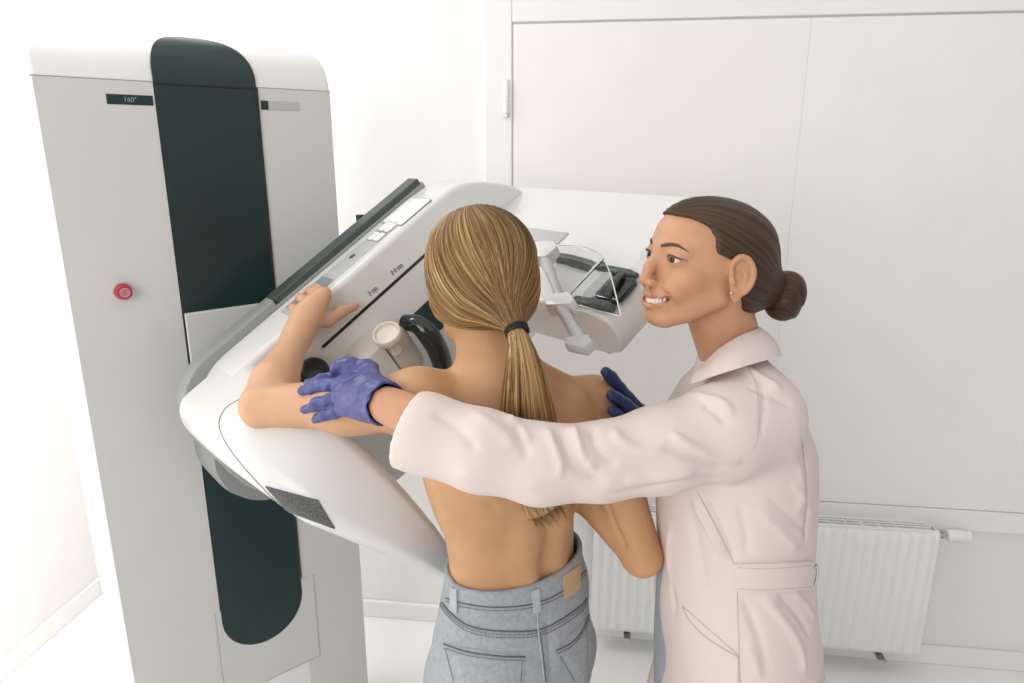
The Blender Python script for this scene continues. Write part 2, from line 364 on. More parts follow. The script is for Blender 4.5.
# seams and vent of the housing
L = line_on(bvh_det, [(262, 392), (243, 398), (226, 408), (219, 424), (226, 443), (243, 466), (265, 490), (288, 512), (303, 524), (314, 529)], .0006, 50)
mk('housing_seam', tube(L, .0010, 6), 'mgrey', det)
vg = patch_on(bvh_det, [(266, 486), (318, 500), (335, 528), (288, 511)], .0025, 24, 12, .004)
mv = mat('vent_mesh', (.10, .105, .105), .5, metal=.2)
nt = mv.node_tree; vo = nt.nodes.new('ShaderNodeTexVoronoi'); vo.inputs['Scale'].default_value = 420; tcn = nt.nodes.new('ShaderNodeTexCoord'); rmp = nt.nodes.new('ShaderNodeValToRGB')
rmp.color_ramp.elements[0].position = .3; rmp.color_ramp.elements[0].color = (.03, .03, .03, 1); rmp.color_ramp.elements[1].position = .5; rmp.color_ramp.elements[1].color = (.11, .112, .112, 1)
nt.links.new(tcn.outputs['Object'], vo.inputs['Vector']); nt.links.new(vo.outputs['Distance'], rmp.inputs['Fac']); nt.links.new(rmp.outputs['Color'], nt.nodes['Principled BSDF'].inputs['Base Color'])
if vg: mk('vent_grille', vg, mv, det)
# controls on the side of the arm
def side(a0, a1, c0, c1, name, m, par, b=.036, t=.0012):
    return mk(name, box((a0, b-.004, c0), (a1, b+t, c1), AB), m, par, bevel=.0004)
cp = side(.07, .47, .197, .257, 'control_strip', 'lgrey', cover)
side(.085, .19, .199, .255, 'display', 'mgrey', cp, t=.002)
bt = mk('button', lathe([(.010, 0), (.010, .0015), (.008, .0025), (0, .0025)], W(.262, .0368, .228), B_, 24), 'lgrey', cp)
mk('button_mark', lathe([(.0055, .0025), (.0075, .0025), (.0075, .003), (.0055, .003), (.0055, .0025)], W(.262, .0368, .228), B_, 20), 'ink', cp)
for a_, c_, w_, h_ in ((.335, .215, .016, .014), (.335, .24, .016, .014), (.372, .215, .02, .014), (.372, .24, .02, .014), (.43, .228, .05, .045)):
    o_ = rrect(a_-w_, c_-h_, a_+w_, c_+h_, .008)
    i_ = rrect(a_-w_+.0025, c_-h_+.0025, a_+w_-.0025, c_+h_-.0025, .006)
    mk('key_pad', join(prism(o_, .0365, .0382, lambda a, c, b: W(a, b, c)), ), 'mgrey', cp)
    mk('key', prism(i_, .037, .0394, lambda a, c, b: W(a, b, c), 0, .0006, 2), 'white', cp)
# front of the arm: stripes, scale marks, slot
FB = .285
def front(a0, a1, b0, b1, name, m, par=cover, t=.0012):
    return mk(name, box((a0, b0, FB-.003), (a1, b1, FB+t), AB), m, par, bevel=.0003)
a0, b0, _ = loc(onc(322, 347, FB)); a1, b1, _ = loc(onc(420, 260, FB))
bs = (b0+b1)/2
front(a0, .55, bs-.0035, bs+.0035, 'slot_line', 'black'); 
a2, b2, _ = loc(onc(450, 368, FB)); front(.20, .55, b2-.003, b2+.003, 'slot_line', 'black')
a3, b3, _ = loc(onc(407, 322, FB)); a4, b4, _ = loc(onc(430, 338, FB)); front(a3, .42, b4-.004, b3+.004, 'slider_slot', 'teal')
for px_, py_, s_ in ((373, 291, 'l·m'), (397, 269, 'l·l·m')):
    a_, b_, _ = loc(onc(px_, py_, FB)); V, F = text(s_, .019)
    mk('scale_mark', ([W(a_+x, b_+y, FB+.0006+z) for x, y, z in V], F), 'ink', cover, smooth=False)
# compression carriage with handles
kx = lambda x, y, c: np.array(loc(onc(x, y, c)))
q0 = kx(345, 340, .33)
ca = loc(onc(392, 352, .345))
carr = mk('compression_carriage', prism([(ca[0]+x, ca[1]+y) for x, y in rrect(-.075, -.085, .055, .045, (.03, .03, .02, .02), 6)], .28, .355, AB, .004, .016, 5), 'beige', mach)
mk('carriage_lid', prism([(ca[0]+x, ca[1]+y) for x, y in rrect(-.070, -.078, -.012, .040, .008, 4)], .35, .361, AB, 0, .004, 3), 'white2', carr)
mk('lid_gap', box((ca[0]-.0115, ca[1]-.08, .35), (ca[0]-.0095, ca[1]+.04, .3565), AB), 'ink', carr)
kp = onc(396, 350, .366); kt = onc(380, 322, .398); ax = (kt-kp); ax /= np.linalg.norm(ax)
kn = mk('knob', lathe([(.012, 0), (.0125, .004), (.0095, .008), (.009, .030), (.013, .038), (.028, .048), (.031, .055), (.031, .064), (.029, .067), (.026, .066), (.023, .060), (0, .057)], kp-ax*.004, ax, 40), 'beige', mach)
hd = spline([onc(404, 322, .33), onc(420, 326, .37), onc(434, 343, .39), onc(442, 362, .39), onc(446, 384, .36), onc(446, 395, .31)], 40)
mk('handle', tube(hd, list(np.interp(np.linspace(0, 1, 40), [0, .3, .7, 1], [.017, .024, .023, .016])), 18), 'blackgloss', mach)
bk = onc(313, 374, .29)
mk('handle_knob', lathe([(.030, -.02), (.032, 0), (.032, .020), (.027, .031), (.024, .033), (.022, .031), (0, .029)], bk, N_*.8+B_*.45+A_*.1, 32), 'black', mach)
mk('rear_clip', box((.015, -.006, 0), (.031, .010, .02), lambda x, y, z: onc(350, 219, .06)+S_*x+ZZ*y+N_*z), 'teal', mach, bevel=.002)
# face shield of clear sheets with struts
SB = -.05
def SP(x, y, b=SB): return onb(x, y, b)
br = SP(547, 254)
st = mk('shield_bracket', join(tube([SP(546, 262), SP(555, 283), SP(561, 300)], [.012, .009, .010], 12), tube([SP(561, 308), SP(572, 326), SP(582, 343)], [.011, .010, .012], 12)), 'lgrey', mach)
def slabq(pts, th, name, m, par, b=SB):
    return mk(name, prism([(loc(SP(x, y, b))[0], loc(SP(x, y, b))[2]) for x, y in pts], b-th/2, b+th/2, lambda a, c, bb: W(a, bb, c), th*.2, th*.2, 2), m, par)
slabq([(534, 246), (556, 246), (560, 252), (548, 262), (536, 262)], .03, 'bracket_head', 'white2', st)
slabq([(545, 300), (572, 297), (577, 304), (573, 310), (548, 311)], .03, 'bracket_joint', 'white2', st)
slabq([(567, 341), (591, 338), (594, 345), (586, 352), (566, 348)], .022, 'bracket_foot', 'lgrey', st)
s1 = slabq([(556, 246), (580, 245), (597, 252), (604, 259), (566, 299), (556, 280)], .003, 'shield_sheet', 'clear', st, SB+.012)
s2 = slabq([(604, 259), (611, 272), (614, 290), (620, 316), (578, 305), (566, 299)], .003, 'shield_sheet', 'clear', st, SB-.008)
mk('sheet_edge', tube([SP(603, 258), SP(585, 277), SP(565, 299)], [.0032, .0032, .0032], 8), 'edge', s1)
mk('sheet_edge', tube(spline([SP(558, 246), SP(580, 245), SP(597, 252), SP(604, 259), SP(612, 280), SP(621, 316)], 30), .0011, 6), 'edge', s1)
dc = onb(662, 252, -.085)
mk('spot_guard', lathe([(.038, 0), (.039, .001), (.039, .003), (.038, .004)], dc, B_, 40), 'clear', th)
# ------------------------------------------------------------------ smooth-blended solids (signed distance grid -> surface net)
def U(v): v = np.array(v, float); return v/(np.linalg.norm(v)+1e-12)
class Solid:
    def __init__(s, lo, hi, h):
        s.lo = np.array(lo, float); s.h = h; s.n = np.ceil((np.array(hi)-s.lo)/h).astype(int)+1
        s.f = np.full(s.n, 1.0, np.float32)
    def op(s, fn, lo, hi, k=.0, cut=False):
        m = k+3.5*s.h
        i0 = np.clip(np.floor((np.array(lo)-m-s.lo)/s.h).astype(int), 0, s.n); i1 = np.clip(np.ceil((np.array(hi)+m-s.lo)/s.h).astype(int)+1, 0, s.n)
        if np.any(i1 <= i0): return s
        sl = tuple(slice(a, b) for a, b in zip(i0, i1))
        X, Y, Z = [(s.lo[q]+s.h*np.arange(i0[q], i1[q])).astype(np.float32) for q in range(3)]
        d = fn(X[:, None, None], Y[None, :, None], Z[None, None, :])
        f = s.f[sl]
        if cut:
            d = -d
            if k > 0: hh = np.maximum(k-np.abs(f-d), 0)/k; r = np.maximum(f, d)+hh*hh*k/4
            else: r = np.maximum(f, d)
        else:
            if k > 0: hh = np.maximum(k-np.abs(f-d), 0)/k; r = np.minimum(f, d)-hh*hh*k/4
            else: r = np.minimum(f, d)
        s.f[sl] = r; return s
    def cone(s, a, b, ra, rb=None, k=.01, cut=False, flat=None):
        rb = ra if rb is None else rb; a = np.array(a, float); b = np.array(b, float); ba = b-a; L = ba@ba+1e-12; mr = max(ra, rb)
        def fn(x, y, z):
            px, py, pz = x-a[0], y-a[1], z-a[2]
            t = np.clip((px*ba[0]+py*ba[1]+pz*ba[2])/L, 0, 1)
            qx, qy, qz = px-t*ba[0], py-t*ba[1], pz-t*ba[2]
            sc = 1.
            if flat is not None:
                w, fc = flat; e = (qx*w[0]+qy*w[1]+qz*w[2])*(1/fc-1); qx, qy, qz = qx+w[0]*e, qy+w[1]*e, qz+w[2]*e; sc = fc**.5
            return (np.sqrt(qx*qx+qy*qy+qz*qz)-(ra+t*(rb-ra)))*sc
        return s.op(fn, np.minimum(a, b)-mr, np.maximum(a, b)+mr, k, cut)
    def chain(s, P, R, k=.01, cut=False, flat=None):
        for i in range(len(P)-1): s.cone(P[i], P[i+1], R[i], R[i+1], k, cut, flat)
        return s
    def ell(s, c, r, ax=None, k=.01, cut=False):
        c = np.array(c, float); A = np.eye(3) if ax is None else np.array(ax, float); r = np.array(r, float)
        ext = np.sqrt(((A*r[:, None])**2).sum(0))
        def fn(x, y, z):
            px, py, pz = x-c[0], y-c[1], z-c[2]; k0 = 0; k1 = 0
            for i in range(3):
                q = px*A[i, 0]+py*A[i, 1]+pz*A[i, 2]; k0 = k0+(q/r[i])**2; k1 = k1+(q/r[i]**2)**2
            k0 = np.sqrt(k0); return k0*(k0-1)/(np.sqrt(k1)+1e-6)
        return s.op(fn, c-ext, c+ext, k, cut)
    def loft(s, org, R, F, secs, k=.01, cut=False, e=2.0, cap=None):
        """upright stack of ovals: rows (z, dr, df, rx, ry)"""
        S = np.array(secs, float); org = np.array(org, float); R = np.array(R, float); F = np.array(F, float)
        S = S[np.argsort(S[:, 0])]; zz = np.linspace(S[0, 0], S[-1, 0], 200)
        def sm(col):
            m = np.zeros(len(S)); dz = np.diff(S[:, 0]); sl = np.diff(S[:, col])/dz
            m[0] = sl[0]; m[-1] = sl[-1]
            for i in range(1, len(S)-1): m[i] = 0 if sl[i-1]*sl[i] <= 0 else 2*sl[i-1]*sl[i]/(sl[i-1]+sl[i])
            out = np.empty_like(zz)
            for j, z in enumerate(zz):
                i = min(max(np.searchsorted(S[:, 0], z)-1, 0), len(S)-2); t = (z-S[i, 0])/dz[i]; t2 = t*t; t3 = t2*t
                out[j] = (2*t3-3*t2+1)*S[i, col]+(t3-2*t2+t)*dz[i]*m[i]+(-2*t3+3*t2)*S[i+1, col]+(t3-t2)*dz[i]*m[i+1]
            return out
        T = [sm(c) for c in (1, 2, 3, 4)]
        z0, z1 = S[0, 0], S[-1, 0]; mr = S[:, 3:].max()+np.abs(S[:, 1:3]).max()
        def fn(x, y, z):
            dr, df, rx, ry = [np.interp(z, zz, q).astype(np.float32) for q in T]
            px, py = x-org[0], y-org[1]; a = px*R[0]+py*R[1]-dr; b = px*F[0]+py*F[1]-df
            k0 = (np.abs(a/rx)**e+np.abs(b/ry)**e)**(1/e); k1 = np.sqrt((a/rx**2)**2+(b/ry**2)**2)+1e-6
            d = k0*(k0-1)/k1*np.ones_like(z); d = np.maximum(d, -np.minimum(rx, ry)*np.ones_like(d))
            return np.maximum(d, np.maximum(z0-z, z-z1)*np.ones_like(d))
        return s.op(fn, (org[0]-mr, org[1]-mr, z0), (org[0]+mr, org[1]+mr, z1), k, cut)
    def clip(s, fn):                     # keep where fn < 0
        X, Y, Z = [(s.lo[q]+s.h*np.arange(s.n[q])).astype(np.float32) for q in range(3)]
        s.f = np.maximum(s.f, fn(X[:, None, None], Y[None, :, None], Z[None, None, :]).astype(np.float32)); return s
    def mesh(s, smooth=1):
        f = s.f; n = s.n; ins = (f < 0)
        c = np.zeros(n-1, np.int8)
        for i in (0, 1):
            for j in (0, 1):
                for k in (0, 1): c += ins[i:n[0]-1+i, j:n[1]-1+j, k:n[2]-1+k]
        I = np.argwhere((c > 0) & (c < 8)); idx = np.full(n-1, -1, np.int32); idx[I[:, 0], I[:, 1], I[:, 2]] = np.arange(len(I))
        cv = {}
        for i in (0, 1):
            for j in (0, 1):
                for k in (0, 1): cv[i, j, k] = f[I[:, 0]+i, I[:, 1]+j, I[:, 2]+k]
        acc = np.zeros((len(I), 3)); cnt = np.zeros(len(I))
        for ax in range(3):
            for p in (0, 1):
                for q in (0, 1):
                    a = [p, q]; a.insert(ax, 0); b = [p, q]; b.insert(ax, 1)
                    va, vb = cv[tuple(a)], cv[tuple(b)]; x = (va < 0) != (vb < 0); t = np.where(x, va/(va-vb+1e-12), 0)
                    pt = np.tile(np.array(a, float), (len(I), 1)); pt[:, ax] = t; acc += pt*x[:, None]; cnt += x
        V = s.lo+s.h*(I+acc/np.maximum(cnt, 1)[:, None]); Fs = []
        for ax in range(3):
            lo = [slice(1, None)]*3; lo[ax] = slice(0, None)
            a = ins; sa = [slice(None)]*3; sb = [slice(None)]*3; sa[ax] = slice(0, -1); sb[ax] = slice(1, None)
            E = np.argwhere(a[tuple(sa)] != a[tuple(sb)]); o1, o2 = [q for q in range(3) if q != ax]
            E = E[(E[:, o1] > 0) & (E[:, o2] > 0) & (E[:, o1] < n[o1]-1) & (E[:, o2] < n[o2]-1)]
            fl = a[E[:, 0], E[:, 1], E[:, 2]]
            def g(d1, d2): e = E.copy(); e[:, o1] -= d1; e[:, o2] -= d2; return idx[e[:, 0], e[:, 1], e[:, 2]]
            q = np.stack([g(1, 1), g(0, 1), g(0, 0), g(1, 0)], 1)
            if ax == 1: fl = ~fl
            q[~fl] = q[~fl][:, ::-1]; Fs.append(q)
        F = np.vstack(Fs); F = F[(F >= 0).all(1)]
        for _ in range(smooth): V = lap(V, F)
        return V, F
def lap(V, F, w=.5):
    E = np.vstack([F[:, [0, 1]], F[:, [1, 2]], F[:, [2, 3]], F[:, [3, 0]]]); n = len(V); deg = np.bincount(E.ravel(), minlength=n); out = np.empty_like(V)
    for q in range(3): out[:, q] = np.bincount(E[:, 0], V[E[:, 1], q], n)+np.bincount(E[:, 1], V[E[:, 0], q], n)
    return V*(1-w)+w*out/np.maximum(deg, 1)[:, None]
def vnorm(V, F):
    a, b, c, d = V[F[:, 0]], V[F[:, 1]], V[F[:, 2]], V[F[:, 3]]; nn = np.cross(c-a, d-b); N = np.zeros_like(V)
    for q in range(3):
        for k in range(4): N[:, q] += np.bincount(F[:, k], nn[:, q], len(V))
    return N/(np.linalg.norm(N, axis=1)[:, None]+1e-12)
def keep_big(V, F, frac=.02):
    """drop stray specks"""
    lab = np.arange(len(V))
    for _ in range(400):
        m = lab[F].min(1); new = lab.copy()
        for k in range(4): np.minimum.at(new, F[:, k], m)
        new = new[new]
        if (new == lab).all(): break
        lab = new
    c = np.bincount(lab, minlength=len(V)); ok = c[lab] > frac*len(V); mp = np.cumsum(ok)-1; F = F[ok[F].all(1)]
    return V[ok], mp[F]
def mkn(name, V, F, m, parent=None, attrs=None, label=None, extra=None):
    """big smooth mesh from arrays; attrs: per-vertex vectors or colours; extra: (V,F list of quads, attrs) appended"""
    if extra is not None:
        eV, eF, eA = extra; n0 = len(V); V = np.vstack([V, eV]); F = np.vstack([F, np.asarray(eF)+n0])
        attrs = {k: np.vstack([attrs[k], eA[k]]) for k in attrs}
    base = BASE[parent.name] if parent is not None else np.zeros(3)
    me = bpy.data.meshes.new(name); nv, nf = len(V), len(F)
    me.vertices.add(nv); me.vertices.foreach_set('co', (V-base).astype(np.float32).ravel())
    me.loops.add(nf*4); me.loops.foreach_set('vertex_index', F.astype(np.int32).ravel())
    me.polygons.add(nf); me.polygons.foreach_set('loop_start', np.arange(0, nf*4, 4, dtype=np.int32)); me.polygons.foreach_set('loop_total', np.full(nf, 4, np.int32))
    me.polygons.foreach_set('use_smooth', np.ones(nf, bool)); me.update(); me.validate()
    for k, a in (attrs or {}).items():
        if k.startswith('c_'):
            at_ = me.color_attributes.new(k, 'FLOAT_COLOR', 'POINT'); at_.data.foreach_set('color', np.hstack([a, np.ones((len(a), 1))]).astype(np.float32).ravel())
        else:
            at_ = me.attributes.new(k, 'FLOAT_VECTOR', 'POINT'); at_.data.foreach_set('vector', a.astype(np.float32).ravel())
    me.materials.append(M[m] if isinstance(m, str) else m)
    o = bpy.data.objects.new(name, me); COL.objects.link(o)
    if parent is not None: o.parent = parent
    BASE[o.name] = base
    if label: o['label'] = label
    return o
def noise3(P, sc, seed=0):
    """cheap smooth noise from summed sines"""
    r = np.random.default_rng(seed); out = np.zeros(len(P))
    for i in range(9): d = r.normal(size=3); d /= np.linalg.norm(d); out += np.sin(P@d*sc*(.6+.25*i)+r.uniform(0, 6.28))/(1+.3*i)
    return out/3
def folds(V, F, bvh, lines):
    """press creases and ridges into cloth along lines seen on it: (pixel points, width m, height m)"""
    N = vnorm(V, F); D = np.zeros(len(V))
    for pts, wd, ht in lines:
        L = line_on(bvh, pts, 0, 40)
        if len(L) < 3: continue
        L = np.array(L); near = np.where((V > L.min(0)-3*wd).all(1) & (V < L.max(0)+3*wd).all(1))[0]
        if not len(near): continue
        Q = V[near]; best = np.full(len(Q), 9.); tb = np.zeros(len(Q))
        for i in range(len(L)-1):
            ba = L[i+1]-L[i]
            if np.linalg.norm(ba) > .08: continue
            t = np.clip(((Q-L[i])@ba)/(ba@ba+1e-12), 0, 1); dd = np.linalg.norm(Q-L[i]-t[:, None]*ba, axis=1); u = best > dd; best[u] = dd[u]; tb[u] = (i+t[u])/(len(L)-1)
        taper = np.clip(np.minimum(tb, 1-tb)*5, .0, 1); taper = taper*taper*(3-2*taper)
        D[near] += ht*(.45*np.exp(-(best/wd)**2)+.55*np.exp(-np.sqrt(best**2+(.18*wd)**2)/wd*1.25))*taper
    return V+N*D[:, None]
# skin, hair and cloth materials
def skin_mat(name, col):
    m = mat(name, col, .48, spec=.4, sss=.12)
    nt = m.node_tree; b = nt.nodes['Principled BSDF']; tc = nt.nodes.new('ShaderNodeTexCoord')
    n = nt.nodes.new('ShaderNodeTexNoise'); n.inputs['Scale'].default_value = 22; n.inputs['Detail'].default_value = 6
    at_ = nt.nodes.new('ShaderNodeVertexColor'); at_.layer_name = 'c_tint'
    r = nt.nodes.new('ShaderNodeValToRGB'); r.color_ramp.elements[0].position = .3; r.color_ramp.elements[0].color = (*[c*.93 for c in col], 1); r.color_ramp.elements[1].position = .7; r.color_ramp.elements[1].color = (col[0]*1.05, col[1]*1.04, col[2]*1.03, 1)
    mx = nt.nodes.new('ShaderNodeMixRGB'); mx.blend_type = 'MULTIPLY'; mx.inputs[0].default_value = 1
    nt.links.new(tc.outputs['Object'], n.inputs['Vector']); nt.links.new(n.outputs['Fac'], r.inputs['Fac']); nt.links.new(r.outputs['Color'], mx.inputs[1]); nt.links.new(at_.outputs['Color'], mx.inputs[2]); nt.links.new(mx.outputs[0], b.inputs['Base Color'])
    n2 = nt.nodes.new('ShaderNodeTexNoise'); n2.inputs['Scale'].default_value = 700; bp = nt.nodes.new('ShaderNodeBump'); bp.inputs['Strength'].default_value = .12; bp.inputs['Distance'].default_value = .001
    nt.links.new(tc.outputs['Object'], n2.inputs['Vector']); nt.links.new(n2.outputs['Fac'], bp.inputs['Height']); nt.links.new(bp.outputs['Normal'], b.inputs['Normal'])
    return m
def hair_mat(name, stops, rough=.42, bump=.5):
    m = mat(name, stops[0][1], rough, spec=.3); nt = m.node_tree; b = nt.nodes['Principled BSDF']
    a = nt.nodes.new('ShaderNodeAttribute'); a.attribute_name = 'strand'; n = nt.nodes.new('ShaderNodeTexNoise'); n.inputs['Scale'].default_value = 1; n.inputs['Detail'].default_value = 5; n.inputs['Roughness'].default_value = .6
    t = nt.nodes.new('ShaderNodeVertexColor'); t.layer_name = 'c_tint'; r = nt.nodes.new('ShaderNodeValToRGB')
    while len(r.color_ramp.elements) < len(stops): r.color_ramp.elements.new(.5)
    for e, (p, c) in zip(r.color_ramp.elements, stops): e.position = p; e.color = (*c, 1)
    mx = nt.nodes.new('ShaderNodeMixRGB'); mx.blend_type = 'MULTIPLY'; mx.inputs[0].default_value = 1
    bp = nt.nodes.new('ShaderNodeBump'); bp.inputs['Strength'].default_value = bump; bp.inputs['Distance'].default_value = .002
    nt.links.new(a.outputs['Vector'], n.inputs['Vector']); nt.links.new(n.outputs['Fac'], r.inputs['Fac']); nt.links.new(r.outputs['Color'], mx.inputs[1]); nt.links.new(t.outputs['Color'], mx.inputs[2]); nt.links.new(mx.outputs[0], b.inputs['Base Color'])
    nt.links.new(n.outputs['Fac'], bp.inputs['Height']); nt.links.new(bp.outputs['Normal'], b.inputs['Normal']); b.inputs['Anisotropic'].default_value = .4
    return m
M['skin_p'] = skin_mat('skin_tanned', (.52, .295, .152))
M['skin_t'] = skin_mat('skin_light', (.53, .28, .165))
M['hair_p'] = hair_mat('blond_hair', [(.34, (.075, .040, .016)), (.46, (.20, .115, .047)), (.56, (.35, .22, .095)), (.72, (.56, .39, .20))])
M['hair_t'] = hair_mat('brown_hair', [(.28, (.022, .012, .0065)), (.5, (.052, .029, .015)), (.78, (.11, .062, .032))], .45, .3)
M['denim'] = mat('faded_denim', (.33, .355, .385), .9, bump=.3, bscale=900, mottle=.10, mscale=120)
M['denim_dark'] = mat('denim_seam_dark', (.10, .13, .17), .9, bump=.4, bscale=900)
M['denim_pale'] = mat('denim_worn_edge', (.42, .46, .50), .9, bump=.5, bscale=900, mottle=.1, mscale=60)
M['stitch'] = mat('stitch_thread', (.21, .19, .17), .8)
M['leather'] = mat('tan_leather', (.56, .38, .22), .7, bump=.2, bscale=400)
M['coat'] = mat('pale_pink_cotton', (.69, .59, .555), .85, bump=.12, bscale=900, mottle=.012)
M['coat_seam'] = mat('coat_seam', (.56, .47, .46), .9)
M['scrub'] = mat('grey_blue_cotton', (.33, .36, .41), .9, bump=.15, bscale=700)
M['glove'] = mat('blue_nitrile', (.060, .069, .215), .40, bump=.7, bscale=85, mottle=.1, mscale=30)
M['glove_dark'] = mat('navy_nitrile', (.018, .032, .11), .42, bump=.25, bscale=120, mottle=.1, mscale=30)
M['shoe'] = mat('white_leather_shoe', (.75, .74, .72), .5)
M['tie'] = mat('black_elastic', (.012, .012, .013), .7, bump=.4, bscale=600)
M['sclera'] = mat('eye_white', (.62, .57, .54), .3, coat=.1)
M['iris'] = mat('eye_iris', (.035, .022, .015), .25, coat=.1)
M['tooth'] = mat('tooth_enamel', (.82, .77, .69), .25)
M['brow'] = mat('eyebrow_hair', (.10, .050, .028), .8)
M['mouthin'] = mat('mouth_inside', (.12, .025, .02), .6)
M['gold'] = mat('earring_metal', (.7, .5, .25), .3, metal=1)
# ------------------------------------------------------------------ head in its own frame: f forward, l to its left, z up, metres
class Frame:
    def __init__(s, O, f, l, z, k=1., kz=1.): s.O = np.array(O); s.A = np.array([f, l, z]); s.k = k; s.kv = np.array([k, k, k*kz])
    def __call__(s, f, l, z): return s.O+s.A[0]*f*s.kv[0]+s.A[1]*l*s.kv[1]+s.A[2]*z*s.kv[2]
    def inv(s, P): return (np.atleast_2d(P)-s.O)@s.A.T/s.kv
def head_frame(O, yawdir, pitch, roll=0, k=1., kz=1.):
    f0 = U([yawdir[0], yawdir[1], 0]); l0 = np.array([-f0[1], f0[0], 0]); z0 = np.array([0, 0, 1.])
    f = f0*math.cos(pitch)+z0*math.sin(pitch); z = z0*math.cos(pitch)-f0*math.sin(pitch)
    l = l0*math.cos(roll)+z*math.sin(roll); z = z*math.cos(roll)-l0*math.sin(roll); return Frame(O, f, l, z, k, kz)
LIPU = [(.0625, .0320, -.0625), (.0740, .0210, -.0655), (.0812, .007, -.0650), (.0810, 0, -.0660)]
LIPL = [(.0625, .0320, -.0625), (.0725, .0210, -.0745), (.0785, .008, -.0805), (.0790, 0, -.0812)]
def head_solid(s, G, smile=True):
    k = G.k; A = G.A
    def e(c, r, kk=.02, cut=False, ax=A): s.ell(G(*c), np.array(r)*G.kv, ax, kk*k, cut)
    def co(a, b, ra, rb, kk=.012, cut=False, flat=None): s.cone(G(*a), G(*b), ra*k, rb*k, kk*k, cut, flat)
    e((-.015, 0, .018), (.092, .0715, .080), .008); e((.014, 0, .030), (.064, .0615, .062), .012)
    e((.025, 0, -.032), (.050, .0535, .074), .016)
    for q in (1, -1):
        co((-.006, .050*q, -.052), (.052, .016*q, -.098), .0135, .0135, .018)
        e((.046, .0395*q, -.028), (.021, .0185, .017), .014)
        e((.058, .0325*q, -.050), (.0165, .0145, .0165), .014)            # cheek lifted by the smile
        co((.0715, .010*q, .0165), (.0600, .041*q, .0145), .0080, .0065, .012)
    e((.0595, 0, -.100), (.0150, .0175, .0135), .014)
    e((.0640, 0, -.068), (.0165, .028, .022), .014)
    for q in (1, -1): e((.0850, .0320*q, .0005), (.0165, .0165, .0095), .010, True)
    # nose
    co((.074, 0, .010), (.0875, 0, -.020), .0075, .0072, .012); co((.0875, 0, -.020), (.0905, 0, -.0405), .0066, .0075, .008); e((.0915, 0, -.0410), (.0078, .0086, .0074), .005)
    for q in (1, -1): e((.0840, .0118*q, -.0445), (.0100, .0062, .0068), .006); co((.0875, .0058*q, -.0525), (.0915, .0052*q, -.0480), .0026, .0020, .003, True)
    co((.0845, 0, -.052), (.0825, 0, -.0615), .0038, .0028, .005)
    # lids and the opening between them
    for q in (1, -1):
        e((.0625, .0315*q, -.001), (.0146, .0150, .0140), .006)
        axq = np.array([A[0]*math.cos(.30)+q*A[1]*math.sin(.30), A[1]*math.cos(.30)-q*A[0]*math.sin(.30), A[2]])
        e((.0775, .0330*q, -.0012), (.020, .0142, .0048), .002, True, axq)
        co((.0735, .022*q, .0078), (.0685, .042*q, .0062), .0022, .0018, .006)
    # lips
    for q in (1, -1):
        for L, r in ((LIPU, (.0018, .0030, .0037, .0032)), (LIPL, (.0018, .0036, .0046, .0048))):
            P = [G(a, b*q, c) for a, b, c in L]; s.chain(P, np.array(r)*k, .004*k)
    if smile:
        for q in (1, -1): s.chain([G(.0825, 0, -.0742), G(.0790, .013*q, -.0726), G(.0745, .0205*q, -.0702), G(.0670, .0275*q, -.0655)], np.array([.0034, .0037, .0042, .0024])*k, .0015*k, True); s.chain([G(.0755, 0, -.0742), G(.0720, .013*q, -.0726), G(.0670, .0210*q, -.0702), G(.0620, .0260*q, -.0665)], np.array([.0044, .0046, .0052, .0028])*k, .0015*k, True)
        for q in (1, -1): s.chain([G(.0830, .0190*q, -.048), G(.070, .0345*q, -.060), G(.060, .037*q, -.076)], np.array([.0012, .0024, .0010])*k, .009*k, True)
    # ears
    for q in (1, -1):
        out = U(A[1]*q*.93+A[0]*.30); fw = U(A[0]-out*(A[0]@out)); fw = U(fw*.97+A[2]*-.22); upv = np.cross(out, fw); upv = upv if upv@A[2] > 0 else -upv
        c = G(-.015, .0735*q, -.015); ax = np.array([fw, out, upv])
        pt = lambda a, b, d: c+k*(fw*a+out*b+upv*d)
        s.ell(pt(0, .003, .004), np.array([.0165, .0055, .0275])*k, ax, .006*k); s.ell(pt(.006, .001, -.021), np.array([.0085, .0048, .0125])*k, ax, .006*k)
        s.ell(pt(.003, .009, .004), np.array([.0115, .0065, .020])*k, ax, .003*k, True)
        rim = [pt(.012, .005, .004), pt(.013, .007, .020), pt(.003, .0085, .031), pt(-.010, .0085, .027), pt(-.0175, .0085, .010), pt(-.014, .0070, -.008), pt(-.005, .0055, -.020)]
        s.chain(spline(rim, 18), np.interp(np.linspace(0, 1, 18), np.linspace(0, 1, 7), [.0026, .0032, .0036, .0036, .0034, .0032, .003])*k, .003*k)
        s.chain([pt(.002, .004, .019), pt(-.007, .0055, .006), pt(-.004, .005, -.010)], np.array([.002, .003, .003])*k, .003*k); s.ell(pt(.011, .005, -.004), np.array([.004, .004, .006])*k, ax, .003*k)
